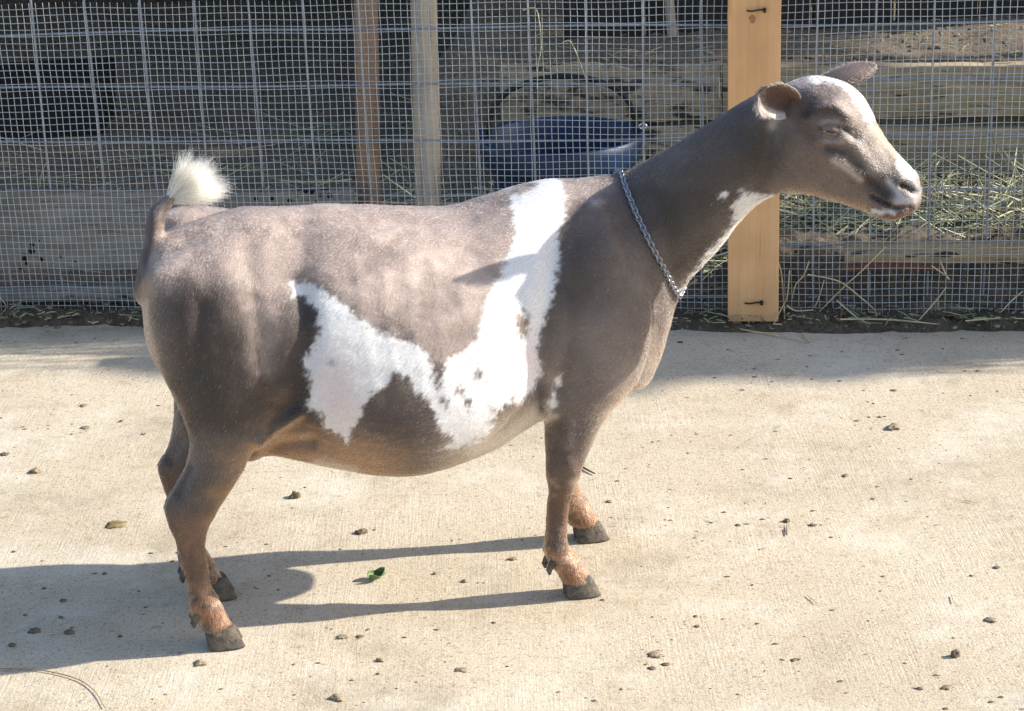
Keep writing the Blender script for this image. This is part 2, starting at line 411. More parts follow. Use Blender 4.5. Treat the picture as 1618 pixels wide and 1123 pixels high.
def add_holes(m):
    n = m.node_tree.nodes; l = m.node_tree.links; b = n["Principled BSDF"]; old = b.inputs['Base Color'].links[0].from_socket
    tc = n.new("ShaderNodeTexCoord"); v = n.new("ShaderNodeTexVoronoi"); v.inputs['Scale'].default_value = 62; l.new(tc.outputs['Object'], v.inputs['Vector'])
    nz = n.new("ShaderNodeTexNoise"); nz.inputs['Scale'].default_value = 7; l.new(tc.outputs['Object'], nz.inputs['Vector'])
    mr = n.new("ShaderNodeMapRange"); mr.inputs[1].default_value = .44; mr.inputs[2].default_value = .66; mr.inputs[3].default_value = .0; mr.inputs[4].default_value = .42; l.new(nz.outputs[0], mr.inputs[0])
    lt = n.new("ShaderNodeMath"); lt.operation = 'LESS_THAN'; l.new(v.outputs['Distance'], lt.inputs[0]); l.new(mr.outputs[0], lt.inputs[1])
    sep = n.new("ShaderNodeSeparateColor"); l.new(v.outputs['Color'], sep.inputs[0]); gt = n.new("ShaderNodeMath"); gt.operation = 'GREATER_THAN'; gt.inputs[1].default_value = .45; l.new(sep.outputs[0], gt.inputs[0])
    mu = n.new("ShaderNodeMath"); mu.operation = 'MULTIPLY'; l.new(lt.outputs[0], mu.inputs[0]); l.new(gt.outputs[0], mu.inputs[1])
    mx = n.new("ShaderNodeMix"); mx.data_type = 'RGBA'; l.new(mu.outputs[0], mx.inputs[0]); l.new(old, mx.inputs[6]); mx.inputs[7].default_value = (.012, .011, .01, 1); l.new(mx.outputs[2], b.inputs['Base Color'])
add_holes(M_GREYH)
board("rail_board", "wide weathered grey board full of small dark holes behind the wire at left", "board", 0, 560, 303, 425, .006, .028, M_GREYH, 21, .006, (.9, 0))
board("rail_board", "narrow grey board along the fence foot below the black gap", "board", 0, 560, 456, 477, .006, .028, M_GREY, 22, .004, (.9, .3))
board("rail_board", "low tan board half buried in straw under the goat's chin", "board", 1335, 1618, 386, 414, .006, .028, M_TIMBER, 23, .004, (0, .9))
board("rail_board", "rust red board strip in shade under the tan straw board", "board", 1330, 1500, 415, 428, .008, .024, mat_wood("rust_board", (.13, .05, .03), (.22, .09, .055), (.28, .13, .08), 'X'), 24, .003)
WB = .82
board("timber_plank", "dirty lower plank of the step behind the blue bucket", "plank", 790, 1138, 203, 292, WB + .004, .05, M_DIRTYT, 27, .007)
board("timber_plank", "dirty upper plank of the step seen through the bucket handle", "plank", 790, 1138, 104, 190, WB + .012, .05, M_DIRTYT, 28, .008)
board("timber_plank", "lower brown timber plank of the step behind the goat's muzzle", "plank", 1142, 1618, 203, 292, WB, .05, M_TIMBER, 25, .006, (0, 1.2))
board("timber_plank", "upper brown timber plank of the step, dirt lying on its top", "plank", 1142, 1618, 105, 188, WB + .01, .05, M_TIMBER, 26, .006, (0, 1.2))
def stake(name, label, x0, x1, xb0, xb1, ybot, back, mat, seed, ytop=-60, cat="stake"):
    r = np.random.default_rng(seed)
    cT = on_fence((x0 + x1) / 2, 0, -back); cB = on_fence((xb0 + xb1) / 2, ybot, -back)
    w = (x1 - x0) / 2 / (FPX / np.linalg.norm(cT - CAM))
    d = (cT - cB); tt = np.linspace(-.12, 2.2, 34); n = 14; V = []
    for i, t in enumerate(tt):
        c = cB + d * t
        for j in range(n):
            a = 2 * np.pi * j / n
            q = w * (1 + .05 * math.sin(3 * a + seed) + .03 * math.sin(7 * a + t * 2) + r.normal(0, .012)) * (1.06 - .05 * t)
            V.append(c + FDIR * q * math.cos(a) + FNRM * q * .8 * math.sin(a))
    F = [[i * n + j, i * n + (j + 1) % n, (i + 1) * n + (j + 1) % n, (i + 1) * n + j] for i in range(len(tt) - 1) for j in range(n)]
    F += [list(range(n))[::-1], [(len(tt) - 1) * n + j for j in range(n)]]
    o = obj(name, mesh(name, V, F), mat); tag(o, label, cat); return o
stake("wooden_stake", "reddish brown wooden stake standing behind the wire left of the pale one", 560, 597, 566, 600, 305, .085, M_REDST, 31)
stake("wooden_stake", "thick pale wooden stake behind the wire between the red stake and blue bucket", 649, 689, 656, 696, 305, .09, M_PALEST, 32)
stake("shed_post", "slim brown post at the dark shed front, left of the pine fence post", 1049, 1064, 1056, 1071, 76, 1.26, M_PALEST, 33)
stake("shed_post", "dim far post in the dark shed just left of the pine fence post", 1110, 1121, 1112, 1123, 50, 1.30, M_PALEST, 34)

def bucket():
    zr = .300
    c = at_ground(886, 214, zr); c = np.array([c[0], c[1], 0])
    root = empty("bucket", (c[0], c[1], .02)); tag(root, "dark blue plastic bucket with black wire handle standing behind the fence", "bucket")
    prof = [(.108, .025), (.112, .02), (.126, .14), (.134, .225), (.136, .245), (.150, .252), (.153, .258), (.156, .285), (.157, .300), (.153, .303), (.148, .300), (.141, .282), (.130, .20), (.115, .045), (.0, .04)]
    n = 64; V = []; 
    for (r, z) in prof:
        for j in range(n): a = 2 * np.pi * j / n; V.append((c[0] + r * math.cos(a), c[1] + r * math.sin(a), z))
    F = [[i * n + j, i * n + (j + 1) % n, (i + 1) * n + (j + 1) % n, (i + 1) * n + j] for i in range(len(prof) - 1) for j in range(n)]
    F.append(list(range(n))[::-1])
    obj("shell", mesh("shell", V, F), M_BUCKET, root)
    # bail standing up, tilted
    th = np.linspace(0, np.pi, 40)
    tilt = rad(10)
    L = []
    for a in th:
        h = .112 * math.sin(a) ** .7
        L.append((c[0] - .142 * math.cos(a) + .004, c[1] + .02 + h * math.sin(tilt), .296 + h * math.cos(tilt)))
    V, F = tubes([np.array(L)], .0058, 8); obj("handle", mesh("handle", V, F), M_BLACK, root)
    for sgn in (-1, 1):
        V, F = box(c[0] + sgn * .152, c[1] + .02, .293, .018, .03, .035, 0, .003); obj("handle_lug", mesh("handle_lug", V, F, False), M_BUCKET, root)
    th = np.linspace(0, 2 * np.pi, 24)
    L = np.array([(c[0] + .158 + .007 * math.cos(a), c[1] + .0, .312 + .005 * math.sin(a)) for a in th])
    V, F = tubes([L], .0022, 6); obj("clip", mesh("clip", V, F), M_BRIGHT, root)
bucket()
def black_tub():
    p = at_ground(20, 222, .03); w, d, h = .46, .32, .155
    import bmesh
    V, F = box(p[0], p[1] + d / 2, .02 + h / 2, w, d, h, .05, .012)
    V = np.array(V); V[:, 0] += np.where(V[:, 2] < .1, np.sign(p[0] - V[:, 0]) * .012, 0)
    o = obj("feed_tub", mesh("feed_tub", V, F, False), M_BLACK); tag(o, "low black rubber feed tub in the shaded pen at far left", "tub")
black_tub()
def shed():
    root = empty("shed", (0, 7.6, 0)); tag(root, "dark open wooden shed at the back of the pen", "shed")
    parts = []
    for k in range(44):
        x = -4.4 + k * .2
        parts.append(box(x, 7.9 + .006 * (k % 2), .95, .192, .024, 2.3, 0, .003))
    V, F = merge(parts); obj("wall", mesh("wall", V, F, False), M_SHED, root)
    parts = [box(.25 + k * .2, 4.88 + .006 * (k % 2), .62, .193, .024, .76, 0, .003) for k in range(22)]  # dark boards added to stand for the deep shade under the shed
    V, F = merge(parts); obj("shade_boarding", mesh("shade_boarding", V, F, False), M_SHED, root)
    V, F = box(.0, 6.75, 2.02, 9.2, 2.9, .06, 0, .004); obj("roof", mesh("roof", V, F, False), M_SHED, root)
    parts = [box(x, 5.45, 1.93, .09, .12, .16, 0, .003) for x in (-4.3, 4.3)]
    for x in (-4.3, 4.3):
        V, F = box(x, 5.45, .9, .1, .1, 2.18, 0, .004); obj("post", mesh("post", V, F, False), M_SHED, root)
shed()
# ------------------------------------------------------------------ goat
_gx = np.linspace(-1.2, 1.2, 1201)
_slope = .249 + (-.41 - .249) * sstep(.10, .28, _gx)
_gy = np.concatenate([[0], np.cumsum((_slope[1:] + _slope[:-1]) / 2 * (_gx[1] - _gx[0]))])
_gy += 2.547 - np.interp(.088, _gx, _gy)
def ymid(x): return np.interp(x, _gx, _gy)
def ghead(x): return np.arctan(np.interp(x, _gx, _slope))
def to_w(xm, z, l):
    th = ghead(xm); return np.stack([xm + l * np.sin(th), ymid(xm) - l * np.cos(th), z + 0 * xm], -1)
def from_w(P):
    x, y, z = P[:, 0], P[:, 1], P[:, 2]; xm = x.copy()
    for _ in range(6):
        th = ghead(xm); l = (ymid(xm) - y) * np.cos(th) + (x - xm) * np.sin(th); xm = x - l * np.sin(th)
    return xm, z, l
def unproj(px, py, lat=0.0):
    d = ray(px, py); a, b = 1.2 / d[1], 3.6 / d[1]
    def g(t):
        Q = CAM + d * t; return from_w(Q[None])[2][0] - lat
    for _ in range(40):
        m = (a + b) / 2
        if g(m) > 0: a = m
        else: b = m
    return CAM + d * a
def cat(P, n):
    P = np.asarray(P, float); t = np.linspace(0, len(P) - 1, n); i = np.clip(t.astype(int), 0, len(P) - 2); f = (t - i)[:, None]
    g = lambda k: P[np.clip(k, 0, len(P) - 1)]
    p0, p1, p2, p3 = g(i - 1), g(i), g(i + 1), g(i + 2)
    return .5 * (2 * p1 + (p2 - p0) * f + (2 * p0 - 5 * p1 + 4 * p2 - p3) * f * f + (3 * p1 - p0 - 3 * p2 + p3) * f ** 3)
def loft(st, n=60, k=32, expo=2.0, corr=True, side=1, capa=.5, capb=.5):
    """st rows: Tx,Ty, Bx,By, halfwidth, lateral, mid(0..1 from T of the widest place)"""
    S = cat(np.array(st, float), n); rings = []
    for r in S:
        lat = r[5]
        T = unproj(r[0], r[1], lat); B = unproj(r[2], r[3], lat)
        c = (T + B) / 2; a = (T - B) / 2; w = r[4]
        q = float(sstep(.048, .022, np.linalg.norm(a))) if not corr else 0; a = a * (1 - .0022 * q / np.linalg.norm(a)); w -= .0012 * q
        th = float(ghead(c[0])); nl = np.array([math.sin(th), -math.cos(th), 0])
        if corr:
            vz = abs(a[2]) / (np.linalg.norm(a) + 1e-9)
            L = np.linalg.norm(a); L2 = math.sqrt(max((.45 * L) ** 2, L * L - (w * .35 * vz) ** 2)); a = a * (L2 / L)
        m = r[6]
        ring = []
        cc = c + a * (1 - 2 * m)                              # place of the greatest width
        for j in range(k):
            p = 2 * math.pi * j / k; cs, sn = math.cos(p), math.sin(p)
            cs = math.copysign(abs(cs) ** (2 / expo), cs); sn = math.copysign(abs(sn) ** (2 / expo), sn)
            ring.append(cc + a * cs * (2 * m if cs > 0 else 2 * (1 - m)) + nl * sn * w)
        rings.append(np.array(ring))
    def cap(R0, R1, size):
        d = R0.mean(0) - R1.mean(0); d /= np.linalg.norm(d) + 1e-9; c = R0.mean(0)
        rr = np.linalg.norm(R0 - c, axis=1).min() * size; out = []
        for q in (.5, .8, .95): out.append(c + (R0 - c) * math.sqrt(1 - q * q) + d * rr * q)
        return out, c + d * rr
    ca, pa = cap(rings[0], rings[1], capa); cb, pb = cap(rings[-1], rings[-2], capb)
    allr = ca[::-1] + rings + cb; V = np.concatenate(allr + [pa[None], pb[None]]); N = len(allr)
    F = [[i * k + j, i * k + (j + 1) % k, (i + 1) * k + (j + 1) % k, (i + 1) * k + j] for i in range(N - 1) for j in range(k)]
    F += [[N * k, (j + 1) % k, j] for j in range(k)] + [[N * k + 1, (N - 1) * k + j, (N - 1) * k + (j + 1) % k] for j in range(k)]
    if side < 0:
        xm, z, l = from_w(V); V = to_w(xm, z, -l); F = [f[::-1] for f in F]
    return V, F
TORSO = [  # Tx  Ty  Bx  By  w  lat mid
 (232, 408, 226, 480, .030, 0, .5), (250, 372, 236, 560, .058, 0, .5), (290, 355, 290, 630, .082, 0, .45), (340, 337, 345, 680, .100, 0, .45),
 (390, 325, 400, 712, .114, 0, .5), (450, 321, 455, 724, .128, 0, .55), (520, 317, 520, 736, .146, 0, .6), (590, 316, 590, 746, .158, 0, .62),
 (650, 319, 650, 744, .160, 0, .62), (710, 318, 712, 726, .153, 0, .62), (760, 308, 765, 704, .142, 0, .62), (810, 293, 810, 678, .128, 0, .6),
 (860, 280, 855, 656, .112, 0, .58), (920, 279, 915, 648, .100, 0, .55), (975, 272, 985, 624, .088, 0, .52), (1008, 259, 1028, 596, .076, 0, .5), (1030, 247, 1050, 548, .066, 0, .5)]
NECK = [(940, 282, 985, 610, .070, 0, .5), (985, 271, 1030, 592, .072, 0, .5), (1012, 257, 1058, 522, .068, 0, .48), (1040, 241, 1068, 486, .062, 0, .46),
 (1080, 218, 1090, 446, .057, 0, .45), (1120, 192, 1115, 418, .052, 0, .45), (1155, 170, 1143, 384, .048, 0, .45), (1190, 151, 1170, 350, .045, 0, .45), (1225, 136, 1200, 322, .043, 0, .45), (1250, 130, 1232, 306, .042, 0, .45)]
HEAD = [(1222, 148, 1205, 296, .034, 0, .45), (1240, 132, 1225, 303, .044, 0, .42), (1264, 122, 1252, 304, .052, 0, .38), (1290, 119, 1272, 307, .056, 0, .34), (1316, 123, 1290, 311, .058, 0, .34),
 (1341, 134, 1308, 316, .056, 0, .35), (1361, 155, 1326, 320, .050, 0, .38), (1377, 184, 1343, 325, .042, 0, .42), (1393, 210, 1356, 329, .036, 0, .46), (1410, 234, 1368, 333, .0325, 0, .5),
 (1427, 254, 1379, 339, .031, 0, .5), (1441, 269, 1391, 345, .031, 0, .5), (1450, 283, 1405, 348, .030, 0, .48), (1454, 297, 1424, 345, .027, 0, .45), (1453, 311, 1438, 336, .019, 0, .45)]
FORE_N = [(955, 320, 900, 330, .018, .045, .5), (985, 385, 855, 400, .038, .063, .5), (1022, 470, 838, 490, .046, .067, .5), (1024, 545, 842, 560, .046, .070, .5), (1000, 605, 852, 615, .041, .073, .5), (966, 645, 861, 652, .035, .074, .5),
 (944, 682, 862, 688, .029, .078, .5), (930, 714, 861, 720, .025, .08, .5), (919, 742, 861, 748, .0225, .08, .5), (909, 768, 864, 772, .019, .08, .5), (901, 800, 863, 802, .0155, .08, .5),
 (897.5, 832, 861, 838, .0155, .08, .5), (899, 856, 857, 864, .019, .08, .5), (911, 877, 864, 886, .020, .08, .5), (925, 896, 877, 902, .020, .08, .5), (934, 910, 886, 917, .020, .08, .5)]
FORE_F = [(985, 330, 855, 345, .036, -.055, .5), (1022, 400, 838, 420, .044, -.058, .5), (1018, 480, 845, 500, .042, -.062, .5), (985, 545, 858, 552, .038, -.07, .5), (953, 580, 866, 584, .034, -.08, .5), (938, 610, 867, 613, .028, -.085, .5), (927, 640, 867, 643, .024, -.085, .5), (920, 668, 870, 670, .022, -.085, .5),
 (914, 698, 873, 702, .018, -.085, .5), (911, 728, 873, 732, .0155, -.085, .5), (913, 757, 872, 762, .0155, -.085, .5), (920, 778, 873, 784, .019, -.085, .5), (934, 799, 884, 806, .020, -.085, .5), (946, 818, 897, 826, .020, -.085, .5)]
HIND_N = [(390, 372, 312, 385, .018, .046, .5), (435, 430, 240, 425, .042, .054, .5), (462, 500, 230, 490, .052, .060, .5), (468, 570, 243, 556, .052, .064, .5), (452, 630, 264, 610, .048, .068, .5), (424, 676, 289, 660, .041, .072, .5), (402, 708, 299, 700, .034, .074, .5),
 (383, 744, 291, 738, .027, .074, .5), (361, 780, 273, 774, .0225, .074, .5), (343, 810, 259, 801, .0205, .074, .5), (332, 833, 264, 826, .018, .074, .5), (327, 857, 275, 852, .0155, .074, .5),
 (329, 888, 285, 886, .0145, .074, .5), (336, 922, 292, 920, .0155, .074, .5), (346, 942, 294, 948, .0185, .074, .5), (357, 963, 301, 972, .0195, .074, .5), (367, 982, 315, 992, .020, .074, .5)]
HIND_F = [(420, 360, 245, 350, .046, -.052, .5), (455, 440, 235, 430, .050, -.058, .5), (455, 510, 245, 500, .048, -.062, .5), (430, 570, 262, 560, .044, -.066, .5), (400, 610, 276, 606, .038, -.07, .5), (380, 645, 275, 645, .032, -.07, .5), (362, 678, 272, 678, .026, -.07, .5), (343, 710, 262, 710, .0225, -.07, .5), (326, 740, 248, 737, .0205, -.07, .5),
 (315, 763, 253, 762, .018, -.07, .5), (309, 788, 261, 786, .0155, -.07, .5), (310, 818, 269, 816, .0145, -.07, .5), (316, 848, 276, 848, .0155, -.07, .5), (327, 868, 278, 874, .0185, -.07, .5), (340, 889, 285, 898, .0195, -.07, .5), (351, 908, 299, 916, .020, -.07, .5)]
DOCK = [(248, 385, 226, 388, .016, 0, .5), (262, 362, 227, 362, .0155, 0, .5), (264, 343, 230, 338, .014, 0, .5), (270, 330, 243, 318, .0115, 0, .5), (282, 319, 263, 306, .009, 0, .5), (292, 313, 280, 300, .005, 0, .5)]
UDDER = [(330, 640, 345, 716, .03, 0, .5), (370, 640, 385, 728, .055, 0, .5), (410, 640, 415, 722, .06, 0, .5), (460, 650, 460, 722, .04, 0, .5)]
PERI = [(246, 352, 232, 372, .010, 0, .5), (240, 385, 222, 398, .012, 0, .5), (236, 420, 214, 432, .013, 0, .5), (232, 452, 208, 462, .012, 0, .5), (236, 474, 213, 478, .010, 0, .5)]
def build_body():
    parts = [loft(TORSO, 70, 48, 2.0), loft(NECK, 50, 40, 2.0), loft(HEAD, 60, 40, 2.15), loft(FORE_N, 70, 28, 2.1, False), loft(FORE_F, 60, 28, 2.1, False),
             loft(HIND_N, 70, 28, 2.1, False), loft(HIND_F, 64, 28, 2.1, False), loft(DOCK, 24, 20, 2, False), loft(UDDER, 20, 24, 2), loft(PERI, 20, 16, 2, False)]
    V, F = merge(parts)
    me = mesh("body_raw", V, F); o = bpy.data.objects.new("body_raw", me); COL.objects.link(o)
    md = o.modifiers.new("r", 'REMESH'); md.mode = 'VOXEL'; md.voxel_size = .0027; md.adaptivity = 0
    dg = bpy.context.evaluated_depsgraph_get(); dg.update()
    me2 = bpy.data.meshes.new_from_object(o.evaluated_get(dg)); bpy.data.objects.remove(o)
    return me2
me = build_body(); me.name = "body"
NV = len(me.vertices)
P = np.zeros(NV * 3, np.float32); me.vertices.foreach_get("co", P); P = P.reshape(-1, 3).astype(float)
ED = np.zeros(len(me.edges) * 2, np.int32); me.edges.foreach_get("vertices", ED); ED = ED.reshape(-1, 2)
deg = np.bincount(ED.ravel(), minlength=NV).astype(float)
def lap(Q):
    out = np.zeros_like(Q)
    for k in range(Q.shape[1]):
        out[:, k] = np.bincount(ED[:, 0], Q[ED[:, 1], k], NV) + np.bincount(ED[:, 1], Q[ED[:, 0], k], NV)
    return out / deg[:, None] - Q
def smooth(Q, n, w=None, a=.5, b=-.52):
    w = 1 if w is None else w[:, None]
    for _ in range(n): Q = Q + a * w * lap(Q); Q = Q + b * w * lap(Q) if b else Q
    return Q
def vnormals(Q):
    me.vertices.foreach_set("co", Q.astype(np.float32).ravel()); me.update()
    N = np.zeros(NV * 3, np.float32); me.vertices.foreach_get("normal", N); return N.reshape(-1, 3).astype(float)
def side_px(Q):
    """pixel at which each vertex (far side mirrored to the near side) was traced"""
    xm, z, l = from_w(Q); return proj(to_w(xm, z, np.abs(l))), l
PX, LAT = side_px(P)
def dseg(X, pts):
    pts = np.asarray(pts, float); best = np.full(len(X), 1e9)
    if len(pts) == 1: return np.linalg.norm(X - pts[0], axis=1)
    for a, b in zip(pts[:-1], pts[1:]):
        ab = b - a; t = np.clip(((X - a) @ ab) / (ab @ ab + 1e-9), 0, 1); best = np.minimum(best, np.linalg.norm(X - a - t[:, None] * ab, axis=1))
    return best
# blend the joins of limbs, neck, udder and tail with the trunk
P = smooth(P, 6)
blend = np.zeros(NV)
for pts, r in ([[(880, 330), (990, 380), (1040, 480), (1020, 590), (950, 640)], 60], [[(838, 420), (836, 560), (855, 640)], 45], [[(330, 350), (440, 400), (475, 500), (470, 600), (420, 690)], 55], [[(300, 390), (390, 370), (440, 420)], 60], [[(230, 480), (260, 600)], 40],
               [[(1000, 280), (1040, 560)], 60], [[(1215, 150), (1200, 310)], 34], [[(390, 700), (470, 720)], 34], [[(255, 370), (235, 450)], 16]):
    blend = np.maximum(blend, np.exp(-(dseg(PX, pts) / r) ** 2))
P = smooth(P, 46, blend, .5, -.25)
# sculpting strokes: polyline (traced), radius px, height mm
STROKES = [
 ([(1312, 207)], 13, -6.0), ([(1276, 190), (1292, 172), (1316, 168), (1338, 184)], 9, 5.0), ([(1290, 182), (1312, 180), (1328, 188)], 5, -2.4), ([(1338, 205), (1352, 216)], 7, -5.0), ([(1298, 221), (1316, 226), (1336, 220)], 6, 2.6), ([(1304, 232), (1330, 238)], 6, -2.0),
 ([(1318, 246), (1340, 262), (1366, 276)], 8, 4.2), ([(1290, 268), (1330, 292)], 18, -3.6), ([(1246, 220), (1240, 262), (1252, 290)], 20, 3.6), ([(1215, 205), (1205, 262), (1196, 300)], 12, -7.0), ([(1352, 232), (1372, 256), (1392, 276)], 9, 2.5), ([(1345, 236), (1358, 254)], 6, -2.6),
 ([(1392, 226), (1410, 256)], 10, -1.8), ([(1424, 284), (1437, 286), (1449, 293)], 5, 3.0), ([(1428, 292), (1438, 295), (1448, 301)], 5.0, -12.0), ([(1420, 300), (1432, 310), (1446, 313)], 6, 2.4), ([(1404, 288), (1416, 302), (1424, 312)], 5, -3.0),
 ([(1376, 312), (1394, 320), (1412, 328), (1440, 327)], 3.2, -6.5), ([(1384, 304), (1400, 313), (1420, 319)], 5, 2.6), ([(1388, 338), (1412, 341)], 6, 2.4), ([(1372, 292), (1392, 300)], 12, -2.2),
 ([(1262, 140), (1290, 150), (1300, 165)], 12, 1.8), ([(1345, 150), (1372, 190)], 8, 1.2), ([(1306, 120), (1324, 124)], 9, -2.5),
 # shoulder, chest and foreleg
 ([(886, 380), (866, 470), (850, 560), (852, 610)], 18, -6.0), ([(960, 330), (1000, 420), (1030, 500)], 22, 3.5), ([(905, 360), (935, 470), (990, 560)], 16, 1.2), ([(1040, 300), (1060, 400), (1066, 470)], 16, -3.5), ([(900, 520), (960, 560)], 16, -.8),
 ([(870, 628), (872, 650)], 14, 5.0), ([(900, 640), (896, 700)], 10, 2.0), ([(880, 660), (878, 710)], 6, -2.0), ([(898, 730), (906, 752)], 10, 2.6), ([(880, 775), (884, 830)], 6, -1.4), ([(872, 752)], 8, 1.5), ([(874, 788), (873, 838)], 5, -2.2), ([(864, 790), (862, 840)], 4, 1.4), ([(862, 866)], 8, 2.0),
 ([(1012, 604), (1034, 596)], 10, 3.0),
 # ribs and belly
 *[([(560 + 42 * i, 400 + 6 * i), (575 + 40 * i, 520), (600 + 36 * i, 640)], 9, .35) for i in range(6)],
 ([(470, 380), (452, 440)], 40, -6.0), ([(478, 450), (486, 540), (462, 640)], 20, -6.5), ([(408, 700), (440, 674), (474, 652)], 9, 5.0), ([(420, 720), (450, 704), (490, 700)], 10, -4.0),
 ([(392, 340)], 24, 2.0), ([(240, 440)], 20, 4.0), ([(300, 380), (330, 440)], 20, -1.2), ([(360, 430), (380, 520), (400, 600)], 26, 2.0), ([(320, 480), (310, 580)], 14, -3.0), ([(400, 470), (430, 560)], 14, -1.0),
 ([(300, 740), (283, 778)], 8, -3.2), ([(285, 752), (268, 792)], 5, 1.6), ([(263, 802)], 9, 1.8), ([(318, 800), (330, 816)], 12, .8), ([(300, 860), (303, 915)], 4, -1.6), ([(300, 968)], 8, 2.0), ([(340, 700), (330, 760)], 16, 2.5),
 ([(440, 322), (600, 322), (760, 316)], 9, 2.0), ([(480, 345), (620, 345), (740, 342)], 14, -2.2),
]
N = vnormals(P); PX, LAT = side_px(P)
_, _, _l = from_w(P); th = ghead(P[:, 0]); nlat = np.abs(N[:, 0] * np.sin(th) - N[:, 1] * np.cos(th))
face = sstep(.12, .45, nlat)
isleg = P[:, 2] < .2
for pts, r, amp in STROKES:
    d = dseg(PX, pts); w = np.exp(-(d / r) ** 2); w[d > 3 * r] = 0
    w *= face if (amp < 0 or r < 25) else np.maximum(face, .5)
    P = P + N * (w * amp * (1e-3 if pts[0][0] > 1180 else 1.35e-3))[:, None]
P = smooth(P, 2)
# mild lumpiness so that no surface is perfectly even
N = vnormals(P); P = P + N * ((vnoise(P, 26, 3, 3) - .5) * .0035)[:, None]
NRM = vnormals(P); PX, LAT = side_px(P)
XM, ZZ, _ = from_w(P)

# coat colours (albedo, with some shade and light on neck and face) -----------------------------------------------------------
def poly_sdf(X, poly):
    poly = np.asarray(poly, float); d = dseg(X, np.vstack([poly, poly[:1]])); ins = np.zeros(len(X), bool)
    a = poly; b = np.roll(poly, -1, 0)
    for (x1, y1), (x2, y2) in zip(a, b):
        c = ((y1 > X[:, 1]) != (y2 > X[:, 1])); ins ^= c & (X[:, 0] < (x2 - x1) * (X[:, 1] - y1) / (y2 - y1 + 1e-12) + x1)
    return np.where(ins, d, -d)
BAND = [(858, 262), (845, 297), (832, 307), (806, 306), (809, 333), (813, 366), (806, 394), (792, 431), (772, 463), (762, 492), (761, 522), (736, 551), (711, 565), (700, 580), (697, 596), (692, 612), (688, 605), (684, 585), (676, 562), (665, 547), (629, 533), (601, 526), (572, 505), (551, 490), (537, 473), (515, 465), (490, 444), (473, 447), (457, 444), (465, 465), (487, 474), (501, 490), (505, 522), (494, 547), (478, 569), (487, 594), (490, 615), (483, 640), (508, 652), (512, 679), (537, 686), (547, 703), (555, 683), (572, 654), (583, 626), (608, 611), (622, 590), (644, 595), (654, 615), (672, 629), (686, 644), (690, 679), (716, 690), (706, 704), (692, 712), (736, 706), (758, 698), (784, 674), (783, 652), (808, 634), (822, 637), (843, 615), (857, 580), (850, 551), (854, 522), (862, 505), (873, 472), (878, 445), (885, 417), (883, 384), (883, 366), (894, 343), (890, 301), (884, 262)]
DARKP = [(262, 480), (300, 455), (350, 470), (380, 530), (398, 600), (430, 605), (462, 560), (452, 480), (480, 470), (505, 525), (482, 600), (490, 650), (515, 690), (400, 690), (300, 690), (268, 600)]
FROST = [(240, 330), (400, 300), (800, 280), (870, 270), (960, 262), (940, 310), (890, 340), (860, 420), (800, 520), (740, 560), (690, 575), (640, 540), (575, 515), (530, 470), (470, 440), (452, 470), (450, 540), (425, 590), (405, 560), (388, 480), (340, 440), (290, 440), (262, 470), (240, 430)]
def white_sdf(X):
    s = poly_sdf(X, BAND)
    for (cx, cy, rx, ry) in ((825, 508, 9, 19), (756, 592, 2.6, 5), (725, 616, 3, 5), (741, 638, 5, 7), (700, 635, 5, 6), (790, 665, 10, 6), (700, 700, 8, 3)):
        q = np.hypot((X[:, 0] - cx) / rx, (X[:, 1] - cy) / ry); s = np.minimum(s, (q - 1) * min(rx, ry))
    for poly in ([(1157, 326), (1171, 302), (1205, 309), (1240, 306), (1272, 309), (1240, 330), (1200, 345), (1170, 372), (1130, 420), (1085, 478), (1076, 462), (1112, 408), (1148, 366), (1160, 352)],
                 [(1268, 112), (1276, 128), (1298, 130), (1322, 132), (1342, 148), (1356, 169), (1365, 190), (1378, 198), (1384, 190), (1378, 160), (1356, 132), (1330, 116), (1298, 110)],
                 [(1419, 243), (1416, 262), (1424, 276), (1438, 280), (1452, 280), (1448, 262), (1430, 240)],
                 [(1141, 300), (1150, 302), (1148, 314), (1138, 312)], [(880, 598), (886, 592), (878, 640), (870, 650), (868, 636)],
                 [(1376, 331), (1398, 331), (1418, 334), (1414, 338), (1392, 339), (1378, 336)]):
        s = np.maximum(s, poly_sdf(X, poly))
    return s
C_GREY = np.array([.130, .096, .081]); C_DARK = np.array([.036, .025, .021]); C_WHITE = np.array([.78, .76, .76]); C_TAN = np.array([.42, .23, .11]); C_RUST = np.array([.185, .080, .038]); C_CREAM = np.array([.62, .50, .38])
def lerp(a, b, t): return a + (b - a) * np.clip(t, 0, 1)[:, None]
def blob(X, pts, r): return np.exp(-(dseg(X, pts) / r) ** 2)
